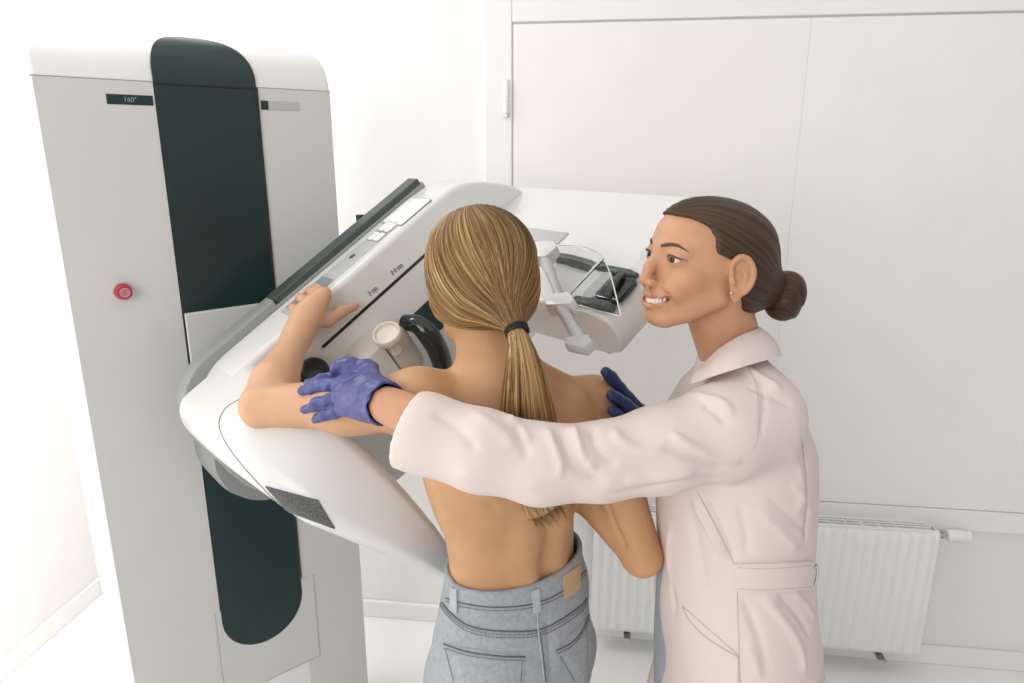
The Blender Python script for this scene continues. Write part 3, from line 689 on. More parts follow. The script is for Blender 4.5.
def head_tint(G, V, lip=(.76, .50, .54), base=None):
    T = np.ones((len(V), 3)) if base is None else base; L = G.inv(V); L[:, 1] = np.abs(L[:, 1])
    def dist(P):
        b = np.full(len(L), 9.)
        for i in range(len(P)-1):
            a, c = np.array(P[i]), np.array(P[i+1]); ba = c-a; t = np.clip(((L-a)@ba)/(ba@ba), 0, 1); b = np.minimum(b, np.linalg.norm(L-a-t[:, None]*ba, axis=1))
        return b
    w = np.clip((.0050-np.minimum(dist(LIPU), dist(LIPL)))/.0016, 0, 1)[:, None]; T = T*(1-w)+w*np.array(lip)
    w = (.5*np.exp(-((L[:, 0]-.06)**2+(L[:, 1]-.045)**2+(L[:, 2]+.042)**2)/.022**2))[:, None]; T = T*(1-w)+w*T*np.array((1.0, .86, .86))
    w = np.clip((.0030-np.abs(np.linalg.norm((L-np.array([.0740, .0330, -.0012]))/np.array([1.2, 1, .38]), axis=1)-.0140))/.0035, 0, 1)[:, None]*.55*(L[:, 0] > .06)[:, None]; T = T*(1-w)+w*T*np.array((.30, .24, .24))   # lash line
    return T
def face_bits(G, par, bvh, teeth=True, gaze=(0, 0)):
    k = G.k
    for q in (1, -1):
        c = G(.0622, .0315*q, -.001); g = U(G.A[0]+G.A[1]*gaze[0]+G.A[2]*gaze[1]); r = .0122*k
        e = mk('eye', lathe([(r*math.sin(t), -r*math.cos(t)) for t in np.linspace(.02, PI-.02, 20)], c, g, 24), 'sclera', par)
        mk('iris', lathe([(r*math.sin(t)*1.01, r*math.cos(t)*1.012) for t in np.linspace(.50, .02, 8)], c, g, 24), 'iris', e)
        bv = []
        for l_, z_ in ((.0125, .0160), (.020, .0190), (.029, .0215), (.038, .0212), (.045, .0185), (.050, .0150)):
            h = bvh.ray_cast(Vector(G(.16, l_*q, z_)), Vector(-G.A[0]))
            if h[0] is not None: bv.append(np.array(h[0])+G.A[0]*.0006)
        lv = []
        for l_, z_ in ((.0195, .0008), (.0235, .0034), (.0285, .0050), (.0340, .0054), (.0395, .0042), (.0445, .0022), (.0480, .0010)):
            h = bvh.ray_cast(Vector(G(.16, l_*q, z_)), Vector(-G.A[0]))
            if h[0] is not None: lv.append(np.array(h[0])+G.A[0]*.0003)
        lv = spline(lv, 24); mk('eyelashes', tube(lv, list(k*np.interp(np.linspace(0, 1, 24), [0, .3, .8, 1], [.0004, .0010, .0014, .0003])), 6), 'brow', par)
        bv = spline(bv, 20); mk('eyebrow', tube(bv, list(k*np.interp(np.linspace(0, 1, 20), [0, .2, .6, 1], [.0018, .0028, .0022, .0006])), 8, flat=(G.A[0]*.85+G.A[1]*q*.5, .45)), 'brow', par)
    if teeth:
        n = 12; P = []
        tv = []
        for i in range(n):
            t = (i-(n-1)/2)/(n/2); l = .0245*t; f = .0765-.0125*t*t; tv.append(lathe([(.0002, -.0078), (.0022, -.0070), (.0026, 0), (.0025, .006), (.0003, .0078)], G(f, l, -.0722+.0056*t*t), G.A[2], 12))
        mk('teeth', join(*tv), 'tooth', par)
        mk('mouth_lining', tube([G(.054, -.024, -.068), G(.0655, -.010, -.074), G(.068, 0, -.075), G(.0655, .010, -.074), G(.054, .024, -.068)], .007*k, 10), 'mouthin', par)
def hand_gen(s, wr, x, y, z, curl, k=1., thumb=.6, rk=1.):
    """hand: x along fingers, y to the thumb side, z out of the back; returns nothing, adds palm, four fingers and thumb"""
    P = lambda a, b, c: wr+k*(x*a+y*b+z*c)
    for b0, b1 in ((.016, .030), (.006, .011), (-.004, -.008), (-.013, -.026)): s.cone(P(.0, b0, 0), P(.080, b1, .003), .0135*k*rk, .0115*k*rk, .014*k)
    for i, (b, L, r) in enumerate(((.030, (.040, .025, .021), .0092), (.010, (.044, .028, .022), .0095), (-.010, (.041, .026, .021), .009), (-.029, (.032, .020, .018), .008))):
        p = P(.082, b, .002); an = 0; r *= k*rk; sp = (b-.0)*1.6
        for j, l in enumerate(L):
            an += curl[i] if np.ndim(curl) else curl*(1, 1.1, .8)[j]
            d = x*math.cos(an)-z*math.sin(an)+y*sp*math.cos(an); q = p+U(d)*l*k; s.cone(p, q, r*(1-.08*j), r*(1-.08*(j+1)), .004*k); p = q
    t0 = P(.018, .020, -.006); t1 = P(.045, .045, -.012-.02*thumb); t2 = P(.075, .052, -.018-.035*thumb); t3 = P(.098, .050, -.022-.045*thumb)
    s.chain([t0, t1, t2, t3], np.array([.0145, .0115, .0098, .0085])*k*rk, .010*k)
# ------------------------------------------------------------------ patient
PR = U((.766, .643, 0)); PF = U((-.643, .766, 0)); PB = np.array([.004, 1.125, 0])
def PP(r, f, z): return PB+PR*r+PF*f+ZZ*z
pat = empty('person', PP(0, 0, 0), 'bare-backed person with a blond ponytail and pale jeans, seen from behind at the machine', 'person')
body = Solid((-.62, .80, .80), (.42, 1.52, 1.66), .0042)
TOR = [(.80, -.01, -.01, .136, .092), (.88, -.008, -.008, .136, .092), (.95, 0, 0, .131, .088), (1.00, .0, .003, .1285, .086), (1.05, -.002, .005, .131, .088), (1.11, -.006, .008, .147, .096), (1.18, -.010, .010, .160, .103),
       (1.24, -.012, .010, .163, .100), (1.285, -.012, .010, .150, .088), (1.32, -.012, .010, .110, .068), (1.35, -.012, .012, .070, .056), (1.375, -.012, .014, .05, .045)]
body.loft(PB, PR, PF, TOR)
shR = at(593, 408, 1.210); shL = at(418, 404, 1.055)
nkT = at(488, 325, 1.12); nkB = at(497, 376, 1.105)
body.cone(nkT, nkB, .047, .054, .04)
body.cone(nkB+(0, 0, -.034), shR+(0, 0, .010), .046, .036, .045); body.cone(nkB+(0, 0, -.036), shL+(0, 0, .008), .046, .036, .045)
body.ell(shR, (.048, .048, .052), None, .04); body.ell(shL, (.047, .047, .052), None, .04)
elL = onc(263, 406, .46); wrL = onc(296, 340, .345)
mid = shL*.55+elL*.45
body.chain([shL, mid, elL], [.047, .042, .037], .03)
body.ell(mid*.8+shL*.2+np.array([0, 0, -.004]), (.052, .045, .036), None, .03)
f1 = elL*.68+wrL*.32
body.chain([elL, f1, wrL], [.036, .040, .0255], .02, flat=None)
# right arm, elbow bent back
elR = at(642, 556, 1.10); wrR = PP(.125, .195, 1.235)
m2 = shR*.5+elR*.5
body.chain([shR, m2, elR], [.047, .042, .037], .03); f2 = elR*.68+wrR*.32
body.chain([elR, f2, wrR], [.034, .0375, .0255], .010)
# back: shoulder blades, spine furrow, lats, dimples
for r, sgn in ((.072, 1), (-.095, -1)):
    body.ell(PP(r-.012, -.070, 1.235), (.042, .013, .062), np.array([PR*math.cos(.25*sgn)+ZZ*math.sin(.25*sgn)*-1, PF, ZZ]), .03)
body.chain([PP(-.012, -.112, 1.32), PP(-.010, -.113, 1.22), PP(-.006, -.108, 1.12), PP(0, -.100, 1.03), PP(0, -.103, .96)], [.012, .012, .011, .0125, .012], .034, True)
for r in (-.032, .032): body.chain([PP(r-.004, -.070, 1.16), PP(r, -.062, 1.08), PP(r, -.060, 1.00)], [.022, .022, .022], .03)
# left hand over the edge of the arm
def WK(a, b, c): return W(a, b, c)
hk = [loc(onc(x, y, .315)) for x, y in ((333, 304), (322, 300), (310, 304), (300, 313))]
kn_ = [W(a, max(b, .052), .312) for a, b, c in hk]
bk_ = -N_
for i, p in enumerate(kn_):
    w0_ = wrL+(p-wrL)*.1+A_*(.012-.008*i); body.cone(w0_, p, .0160, .0130, .022)
    L1, L2, L3 = ((.040, .025, .018), (.044, .028, .02), (.041, .026, .02), (.033, .02, .017))[i]; r = (.0092, .0095, .0090, .0082)[i]
    q1 = p+U(-N_*.97+B_*.10+A_*.10)*L1*.85; q2 = q1+U(-N_*.97-B_*.18+A_*.15)*L2; q3 = q2+U(-N_*.75-B_*.28)*L3
    body.chain([p, q1, q2, q3], [r*1.12, r*1.02, r*.96, r*.82], .004)
t0 = wrL+(kn_[0]-wrL)*.35+A_*.008; t1 = onc(327, 320, .318); t2 = onc(341, 312, .312); t3 = onc(355, 306, .304)
body.chain([t0, t1, t2, t3], [.0175, .0140, .0112, .0095], .010)
# right hand resting against the chest, hidden from here
xh = U(-PR*.75+PF*.12-ZZ*.25); zh = U(PF*.9+PR*.25); zh = U(zh-xh*(zh@xh)); yh = np.cross(zh, xh); yh = yh if yh[2] > 0 else -yh
hand_gen(body, wrR, xh, yh, zh, .35, .92)
# head
PG = head_frame(at(474, 276, 1.125), (-.68, .733), -.14, .05, .93)
head_solid(body, PG, False)
body.cone(PG(-.02, 0, -.05), nkB, .046, .052, .03)
V, F = body.mesh(1); V, F = keep_big(V, F)
V = folds(V, F, BVHTree.FromPolygons(V.tolist(), F.tolist()), [([(603, 488), (610, 512), (620, 536), (629, 552)], .0045, -.007)])
T = head_tint(PG, V)
def seg_d(P, a, b): ba = b-a; t = np.clip(((P-a)@ba)/(ba@ba), 0, 1); return np.linalg.norm(P-a-t[:, None]*ba, axis=1)
dw = np.minimum(seg_d(V, shL*.35+elL*.65, elL), np.minimum(seg_d(V, elL, wrL), seg_d(V, wrL, kn_[1]))); wv = np.clip(1-(dw-.05)/.11, 0, 1)[:, None]      # pale light from the left, painted into the forearm and hand colour
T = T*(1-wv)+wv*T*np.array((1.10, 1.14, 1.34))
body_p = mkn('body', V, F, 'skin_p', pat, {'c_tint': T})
face_bits(PG, body_p, surf(body_p), False)
# hair: cap gathered at the back into a ponytail
tie = at(517, 331, 1.004)
hs = Solid((-.20, .92, 1.38), (.14, 1.30, 1.66), .0034)
A = PG.A
hs.ell(PG(-.018, 0, .022), (.101, .083, .092), A, .01); hs.ell(PG(-.010, 0, -.020), (.082, .0825, .082), A, .03)
hs.ell(PG(-.035, 0, -.035), (.074, .073, .060), A, .03)
for l0, z0, r0_ in ((.050, -.045, .028), (-.045, -.045, .028), (.032, -.03, .040), (-.03, -.03, .040), (0, .0, .048)): hs.cone(PG(-.055, l0, z0), tie, r0_, .003, .016)
def face_cut(x, y, z):
    f, l, u = [(x-PG.O[0])*A[i, 0]+(y-PG.O[1])*A[i, 1]+(z-PG.O[2])*A[i, 2] for i in range(3)]
    g = np.interp(u, [-.2, -.10, -.05, .0, .05, .085, .13], [.012, .020, .022, .028, .044, .062, .15]); return (g-f)*.8
hs.op(face_cut, PG.O-.2, PG.O+.2, .012, True)
def nape_cut(x, y, z):
    f, l, u = [(x-PG.O[0])*A[i, 0]+(y-PG.O[1])*A[i, 1]+(z-PG.O[2])*A[i, 2] for i in range(3)]
    return (u-np.interp(f, [-.12, -.09, -.02, .04], [-.094, -.088, -.076, -.070]))*.9
hs.op(nape_cut, PG.O-.2, PG.O+.2, .010, True)
V, F = hs.mesh(2); V, F = keep_big(V, F)
crown = PG(-.01, .012, .125); hub = PG(-.02, 0, .0)
axh = U(tie-crown); e1 = U(np.cross(axh, [0, 0, 1])); e2 = np.cross(axh, e1)
def strand_of(P, c0=None):
    d = P-crown; t = d@axh; rad = d-t[:, None]*axh; an = np.arctan2(rad@e2, rad@e1)
    return np.stack([np.cos(an)*19, np.sin(an)*19, t*7], 1), an, t
st_, an, t_ = strand_of(V)
N = vnorm(V, F)
# locks: gentle ridges along the strands
lock = (np.sin(an*17+np.sin(an*5)*2)+.6*np.sin(an*41+1+3*np.sin(an*3)))
V = V+N*(lock*.0011)[:, None]
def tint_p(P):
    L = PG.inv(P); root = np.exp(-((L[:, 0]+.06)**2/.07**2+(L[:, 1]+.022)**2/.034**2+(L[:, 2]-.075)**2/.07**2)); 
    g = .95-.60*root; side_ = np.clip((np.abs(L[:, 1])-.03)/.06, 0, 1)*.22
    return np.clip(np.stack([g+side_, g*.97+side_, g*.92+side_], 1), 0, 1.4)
# fine loose strands lying on the cap
bh = BVHTree.FromPolygons(V.tolist(), F.tolist())
SV = []; SF = []; SA = []; SCc = []
def add_strand(P, r, seed):
    n = 4; v, f = tube(P, r, n, cap=False); o = len(SV); SV.extend(v); SF.extend([[i+o for i in q] for q in f]); c = np.array([seed*3.1, seed*1.7, 0]); 
    SA.extend([c+np.array([0, 0, i//n*.05]) for i in range(len(v))])
for i in range(420):
    a = rng.uniform(-PI, PI); P = []; w1, w2 = rng.normal(0, .05, 2)
    t0_ = rng.uniform(.02, .5); t1_ = rng.uniform(.7, 1.0); LT = np.linalg.norm(tie-crown)
    for t in np.linspace(t0_, t1_, 16):
        d_ = e1*math.cos(a+w1*t*.3)+e2*math.sin(a+w1*t*.3); c_ = crown+axh*LT*t
        h = bh.ray_cast(Vector(c_+d_*.2), Vector(-d_))
        if h[0] is None: continue
        P.append(np.array(h[0]+h[1]*(.0005+.0006*rng.random())))
    if len(P) < 6: continue
    P = np.array(P); 
    if (PG.inv(P)[:, 0] > .045).any() or np.linalg.norm(np.diff(P, axis=0), axis=1).max() > .03: continue
    add_strand(P, list(.00065*np.sin(np.linspace(.25, PI-.25, len(P)))), rng.uniform(0, 50))
SVa = np.array(SV); SFa = np.array(SF)
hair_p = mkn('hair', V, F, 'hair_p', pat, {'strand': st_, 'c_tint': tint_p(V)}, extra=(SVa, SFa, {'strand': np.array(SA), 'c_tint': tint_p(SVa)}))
# ponytail
def pony(guide, R, fl, nst, seed):
    r_ = np.random.default_rng(seed); m = 46; n = 56; C = spline(guide, m); Rr = np.interp(np.linspace(0, 1, m), np.linspace(0, 1, len(R)), R); Fl = np.interp(np.linspace(0, 1, m), np.linspace(0, 1, len(fl)), fl)
    T_ = np.gradient(C, axis=0); T_ /= np.linalg.norm(T_, axis=1)[:, None]; V = []; S = []
    for i in range(m):
        back = U(np.array([.25, -.97, 0])-T_[i]*(np.array([.25, -.97, 0])@T_[i])); sd = np.cross(T_[i], back)
        for k in range(n):
            t = 2*PI*k/n; bump = 1+.03*math.sin(9*t+i*.05)+.016*math.sin(23*t+2); V.append(C[i]+(sd*math.cos(t)+back*math.sin(t)*Fl[i])*Rr[i]*bump); S.append((math.cos(t)*7, math.sin(t)*7, i*.04))
    F = [(i*n+k, i*n+(k+1) % n, (i+1)*n+(k+1) % n, (i+1)*n+k) for i in range(m-1) for k in range(n)]
    V = np.array(V); S = np.array(S)
    SV = []; SF = []; SA = []
    for j in range(nst):
        t = r_.uniform(0, 2*PI); s0 = int(r_.uniform(0, 18)); s1 = int(r_.uniform(34, m-1)); P = []; q = r_.uniform(.9, 1.06); dw = r_.normal(0, .15); over = r_.random() < .4
        for i in range(s0, s1, 3):
            back = U(np.array([.25, -.97, 0])-T_[i]*(np.array([.25, -.97, 0])@T_[i])); sd = np.cross(T_[i], back); a = t+dw*i/m; P.append(C[i]+(sd*math.cos(a)+back*math.sin(a)*Fl[i])*Rr[i]*q)
        if over and s1 > m-8: P.append(P[-1]+T_[-1]*r_.uniform(.01, .035)+np.array([r_.normal(0, .004), 0, 0]))
        P = np.array(P); v, f = tube(P, list(.0009*np.sin(np.linspace(.3, PI-.12, len(P)))), 4, cap=False); o = len(SV); SV.extend(v); SF.extend([[x+o for x in g] for g in f]); sc = r_.uniform(0, 60)
        SA.extend([np.array([sc, sc*.7, i*.02]) for i in range(len(v))])
    # ragged tips
    for j in range(170):
        t = r_.uniform(0, 2*PI); rr = math.sqrt(r_.random()); i = m-1; back = U(np.array([.25, -.97, 0])-T_[i]*(np.array([.25, -.97, 0])@T_[i])); sd = np.cross(T_[i], back)
        off = lambda i, q: C[i]+(sd*math.cos(t)+back*math.sin(t)*Fl[i])*Rr[i]*q
        a = off(m-8, rr*.95); b = off(m-3, rr*.97); e = off(m-1, rr)+T_[-1]*r_.uniform(.004, .042)*(1.15-.5*rr)
        P = spline([a, b, e], 8); v, f = tube(P, list(np.linspace(.0017, .0002, 8)), 4, cap=False); o = len(SV); SV.extend(v); SF.extend([[x+o for x in g] for g in f]); sc = r_.uniform(0, 60); SA.extend([np.array([sc, sc*.7, i_*.02]) for i_ in range(len(v))])
    return V, np.array(F), S, np.array(SV), np.array(SF), np.array(SA)
gd = [tie+np.array([-.004, .006, .004]), at(520, 345, .985), at(524, 375, .985), at(527, 410, 1.0), at(532, 440, 1.005), at(538, 470, 1.01), at(545, 500, 1.015), at(549, 508, 1.016)]
V, F, S, v2, f2_, a2_ = pony(gd, [.0108, .018, .030, .040, .042, .041, .037, .034], [.9, .8, .62, .46, .42, .40, .36, .34], 260, 5)
tp = lambda P: np.ones((len(P), 3))*np.array([1.22, 1.22, 1.22])
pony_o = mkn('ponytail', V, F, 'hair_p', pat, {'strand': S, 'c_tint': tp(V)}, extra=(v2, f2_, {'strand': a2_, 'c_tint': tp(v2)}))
td = U(gd[1]-gd[0]); tv = U(np.cross(td, [0.3, -1, 0])); tw = np.cross(td, tv); tc_ = at(517, 332, 1.0)+np.array([0, .006, 0])
mk('hair_tie', join(*[tube([tc_+td*o_+(tv*math.cos(t)+tw*math.sin(t))*(.0150) for t in np.linspace(0, 2*PI, 33)], .0038, 8, cap=False) for o_ in (-.003, .003)]), 'tie', pat)
# jeans
JE = [(.03, 0, 0, .1, .1)]
jn = Solid((-.26, .84, .02), (.26, 1.40, 1.03), .0038)
JT = [(.72, -.020, -.004, .156, .120), (.80, -.020, -.012, .157, .122), (.86, -.014, -.012, .154, .118), (.92, 0, -.006, .154, .110), (.97, .003, 0, .1425, .0985), (1.03, .005, .001, .139, .0955)]
jn.loft(PB, PR, PF, JT)
for q in (1, -1):
    jn.chain([PP(.088*q, 0, .76), PP(.090*q, .012, .50), PP(.092*q, -.005, .045)], [.096, .070, .062], .03)
    jn.ell(PP(.066*q-.022, -.056, .80), (.082, .070, .10), np.array([PR, PF, ZZ]), .03)
def top_cut(x, y, z):
    r = (x-PB[0])*PR[0]+(y-PB[1])*PR[1]; f = (x-PB[0])*PF[0]+(y-PB[1])*PF[1]; return z-(.992+.10*np.maximum(-f-.06, 0)*-.3+.012*np.maximum(f, 0)/.1)
jn.clip(top_cut)
jn.loft(PB, PR, PF, [(.90, .003, 0, .115, .075), (.94, .004, 0, .134, .090), (.97, .004, .001, .1335, .0895), (1.05, .006, .002, .1310, .0870)], .0, True)
def zc(x, y, z): return .028-z
jn.clip(zc)
V, F = jn.mesh(1); V, F = keep_big(V, F)
bj0 = BVHTree.FromPolygons(V.tolist(), F.tolist())
V = folds(V, F, bj0, [([(452, 604), (470, 612), (500, 616), (530, 614)], .004, -.0012), ([(545, 615), (549, 640), (552, 682)], .006, -.004), ([(436, 640), (450, 650), (458, 672)], .010, .002), ([(560, 650), (575, 665), (585, 682)], .010, .003), ([(520, 655), (535, 668), (545, 682)], .012, .004), ([(440, 610), (434, 640), (431, 680)], .006, .003)])
V = V+vnorm(V, F)*(noise3(V, 40, 3)*.0009)[:, None]
jeans = mkn('jeans', V, F, 'denim', pat)
bj = BVHTree.FromPolygons(V.tolist(), F.tolist())
def seam(name, pts, r, m, off=.0008, n=40, par=jeans):
    L = line_on(bj, pts, off, n)
    if len(L) > 3: return mk(name, tube(L, r, 6), m, par)
def stitches(name, pts, par=jeans, n=60, off=.0012, r=.0008):
    L = line_on(bj, pts, off, n); parts = [tube([L[i]*.85+L[i+1]*.15, L[i]*.2+L[i+1]*.8], r, 5) for i in range(len(L)-1) if np.linalg.norm(L[i+1]-L[i]) < .02]
    if parts: mk(name, join(*parts), 'stitch', par)
seam('waistband_seam', [(446, 598), (462, 603), (490, 607), (520, 606), (545, 600), (567, 588), (586, 570)], .0011, 'denim_dark')
stitches('waistband_stitching', [(446, 601), (462, 606.5), (490, 610.5), (520, 609.5), (545, 603.5), (567, 592), (586, 574)])
seam('yoke_seam', [(440, 600), (452, 614), (470, 626), (500, 631), (537, 630), (560, 620), (580, 606), (587, 598)], .0014, 'denim_dark')
stitches('yoke_stitching', [(440, 603), (452, 617), (470, 629), (500, 634.5), (537, 633), (560, 623), (580, 609), (587, 601)])
stitches('yoke_stitching', [(440, 606), (452, 620), (470, 632), (500, 637.5), (537, 636), (560, 626.5), (580, 612.5), (587, 604)])
seam('centre_seam', [(537, 606), (538, 630), (541, 655), (544, 682)], .0016, 'denim_pale'); stitches('centre_stitching', [(540, 632), (543, 655), (546, 682)])
for cs_ in ([(452, 587), (458, 589), (458, 613), (451, 610)], [(531, 590), (538, 588), (540, 611), (533, 613)]):
    g = patch_on(bj, cs_, .0042, 3, 8, .004)
    if g: mk('belt_loop', g, 'denim_pale', jeans)
g = patch_on(bj, [(563, 576), (580, 564), (580, 588), (564, 599)], .0018, 8, 8, .003)
if g: mk('waist_label', g, 'leather', jeans, label='tan leather waistband label')
for nm, outl_, top_ in (('back_pocket', [(444, 644), (525, 657), (523, 683), (452, 683)], [(444, 644), (470, 652), (500, 656), (525, 657)]), ('back_pocket', [(556, 650), (588, 615), (591, 683), (572, 683)], [(556, 650), (570, 643), (580, 632), (588, 615)])):
    g = patch_on(bj, outl_, .0016, 14, 10, .003)
    if g:
        pk = mk(nm, g, 'denim', jeans); seam('pocket_hem', top_, .0013, 'denim_dark', .0022, par=pk)
        a, b, c, d = [np.array(q, float) for q in outl_]; mid_ = a*.5+b*.5; stitches('pocket_stitching', [tuple(p) for p in (a*.94+d*.06+(2, 3), a*.06+d*.94+(3, 0))], pk, 18, .0028); stitches('pocket_stitching', [tuple(p) for p in (b*.94+c*.06+(-3, 3), b*.06+c*.94+(-3, 0))], pk, 18, .0028)
        stitches('pocket_stitching', [(x, y+3.5) for x, y in top_], pk, 40, .0028)
for q in (1, -1):
    s_ = Solid(PP(.09*q, .04, 0)-.2, PP(.09*q, .04, 0)+np.array([.2, .2, .14]), .006)
    s_.chain([PP(.092*q, -.04, .045), PP(.094*q, .05, .038), PP(.097*q, .135, .032)], [.040, .043, .034], .02); s_.cone(PP(.092*q, -.02, .06), PP(.092*q, -.01, .09), .042, .044, .02)
    s_.clip(lambda x, y, z: .002-z)
    v, f = s_.mesh(1); mkn('shoe', v, f, 'shoe', pat)
# ------------------------------------------------------------------ radiographer in the pink coat
TB = np.array([.40, 1.12, 0.]); EX = np.array([1., 0, 0]); EY = np.array([0, 1., 0])
tec = empty('person', TB, 'smiling person with a dark brown bun, pale pink coat and blue gloves, seen side-on', 'person')
fy = U((-.945, -.326, 0)); k_t = 1.03; pitch = .15
TG = head_frame((0, 0, 0), fy, pitch, 0, k_t, .90)
TG.O = at(671, 258.5, 1.012)-k_t*(TG.A[0]*.0744+TG.A[1]*.0315)
NB = np.array([.378, 1.105, 1.33])
hd_ = Solid(TG.O+np.array([-.17, -.16, -.26]), TG.O+np.array([.20, .17, .14]), .0017)
head_solid(hd_, TG, True)
hd_.cone(TG(-.030, 0, -.050), NB, .049*k_t, .052, .02)
for q in (1, -1): hd_.cone(TG(-.035, .045*q, -.055), NB+(-.035, -.012*q, .012), .011, .008, .015)
V, F = hd_.mesh(1); V, F = keep_big(V, F)
# the rest of the body under the coat, joined into the same skin mesh
tb = Solid((.12, .86, .06), (.62, 1.42, 1.40), .006)
tb.loft(TB, EX, EY, [(.62, .0, 0, .11, .16), (.80, .0, 0, .115, .165), (1.0, 0, 0, .09, .125), (1.2, -.015, 0, .10, .14), (1.28, -.03, -.01, .075, .12), (1.34, -.030, -.015, .045, .06)], .0)
for q in (1, -1): tb.chain([TB+EY*.085*q+ZZ*.70, TB+EY*.085*q+ZZ*.40, TB+EY*.085*q+ZZ*.09], [.08, .05, .035], .02)
v2, f2 = tb.mesh(1)
ap = [at(750, 412, .985), at(600, 463, .925), at(440, 428, .945), at(387, 405, .985)]
ar = Solid(np.min(ap, 0)-.07, np.max(ap, 0)+.07, .005); ar.chain(ap, [.045, .040, .036, .0285], .02); v3, f3 = ar.mesh(1)
RSh = np.array([.40, 1.26, 1.255]); REl = np.array([.395, 1.335, 1.10]); RWr = at(674, 442, 1.265)
ar2 = Solid(np.min([RSh, REl, RWr], 0)-.07, np.max([RSh, REl, RWr], 0)+.07, .005); ar2.chain([RSh, REl, RWr], [.045, .038, .026], .02); v4, f4 = ar2.mesh(1)
T = head_tint(TG, V)
FF = [F]; n = len(V); VV = [V]
for v, f in ((v2, f2), (v3, f3), (v4, f4)): FF.append(f+n); n += len(v); VV.append(v)
VV = np.vstack(VV); body_t = mkn('body', VV, np.vstack(FF), 'skin_t', tec, {'c_tint': np.vstack([T, np.ones((len(VV)-len(T), 3))])})
face_bits(TG, body_t, BVHTree.FromPolygons(V.tolist(), F.tolist()), True, (.10, -.02))
mk('earring', lathe([(.0005, -.003), (.0026, -.0015), (.003, 0), (.0026, .0015), (.0005, .003)], TG(-.002, .079, -.038), ZZ, 14), 'gold', tec)
# hair slicked back into a low bun
A = TG.A; th_ = Solid(TG.O-.20, TG.O+.22, .0028)
th_.ell(TG(-.018, 0, .020), np.array([.1005, .0770, .0850])*TG.kv, A, .01); th_.ell(TG(-.048, 0, -.030), np.array([.068, .064, .063])*TG.kv, A, .02); th_.ell(TG(.012, 0, .030), np.array([.0705, .0675, .0685])*TG.kv, A, .012)
bun = TG(-.154, .012, -.044)
th_.cone(TG(-.085, 0, -.020), bun, .046*k_t, .022, .03)
def tcut(x, y, z):
    f, l, u = [((x-TG.O[0])*A[i, 0]+(y-TG.O[1])*A[i, 1]+(z-TG.O[2])*A[i, 2])/k_t for i in range(3)]
    u = u/.90; g = np.interp(u, [-.2, -.09, -.055, -.030, -.006, .008, .018, .040, .054, .063, .071, .13], [-.055, -.050, -.040, -.031, -.024, -.008, .026, .030, .036, .052, .095, .12]); return (g-f)*.75
th_.op(tcut, TG.O-.2, TG.O+.2, .006, True)
def tcut2(x, y, z):
    f, l, u = [((x-TG.O[0])*A[i, 0]+(y-TG.O[1])*A[i, 1]+(z-TG.O[2])*A[i, 2])/k_t for i in range(3)]; return u-np.interp(f, [-.16, -.10, -.05], [-.092, -.088, -.080])
th_.op(tcut2, TG.O-.2, TG.O+.2, .01, True)
V, F = th_.mesh(2); V, F = keep_big(V, F)
top_ = TG(.085, 0, .075); axt = U(bun-top_); a1_ = U(np.cross(axt, A[1])); a2__ = np.cross(axt, a1_)
def st_t(P): d = P-top_; t = d@axt; r_ = d-t[:, None]*axt; an = np.arctan2(r_@a2__, r_@a1_); return np.stack([np.cos(an)*17, np.sin(an)*17, t*5], 1), an
S, an = st_t(V); V = V+vnorm(V, F)*((np.sin(an*23+2*np.sin(an*4))+.5*np.sin(an*47))*.0006)[:, None]
one = lambda P: np.ones((len(P), 3))
hair_t = mkn('hair', V, F, 'hair_t', tec, {'strand': S, 'c_tint': one(V)})
bs_ = Solid(bun-.06, bun+.06, .0024); bax = U(-TG.A[0]*.8+TG.A[1]*.55-TG.A[2]*.1)
bu = U(np.cross(bax, ZZ)); bw = np.cross(bax, bu)
bs_.ell(bun, (.031, .043, .041), np.array([bax, bu, bw]), .004)
V, F = bs_.mesh(2); d = V-bun; r_ = np.hypot(d@bu, d@bw); an = np.arctan2(d@bw, d@bu); sp_ = an+r_*55
V = V+vnorm(V, F)*((np.sin(sp_*3)*.0016+np.sin(sp_*8)*.0006)*np.clip(r_/.02, 0, 1))[:, None]
S = np.stack([np.cos(sp_)*9+r_*160, np.sin(sp_)*9, an*.4], 1); mkn('bun', V, F, 'hair_t', hair_t, {'strand': S, 'c_tint': one(V)})
# coat
ct = Solid((.05-.30, .78, .50), (.68, 1.44, 1.42), .0046)
ct.loft(TB, EX, EY, [(.56, .035, 0, .185, .215), (.733, .028, 0, .153, .19), (.806, .023, 0, .146, .185), (.913, .006, 0, .1415, .175), (1.0155, -.003, 0, .1335, .158), (1.114, -.010, 0, .134, .162), (1.2075, -.018, 0, .130, .168), (1.29, -.022, -.004, .096, .150), (1.335, -.030, -.016, .068, .105), (1.365, -.040, -.022, .052, .066), (1.385, -.042, -.022, .046, .050)], .0)
sl_p = [at(758, 418, .992), at(722, 432, .965), at(660, 450, .940), at(600, 462, .922), at(540, 464, .916), at(480, 450, .922), at(425, 433, .942), at(399, 428, .952)]
ct.chain(sl_p, [.063, .066, .059, .0515, .0515, .0535, .0525, .0525], .035)
ct.cone(at(742, 388, 1.04), sl_p[0], .050, .058, .04); ct.ell(at(772, 412, 1.05), (.035, .045, .055), None, .04)
ct.chain([RSh, REl, RWr+(RWr-REl)*-.12], [.058, .052, .046], .03)
ad = U(sl_p[-2]-sl_p[-1]); cutp = at(407, 429, .95); pn = U(U(at(395, 465, .95)-at(415, 393, .95)))
pn2 = U(ad-pn*(ad@pn)*1.0)
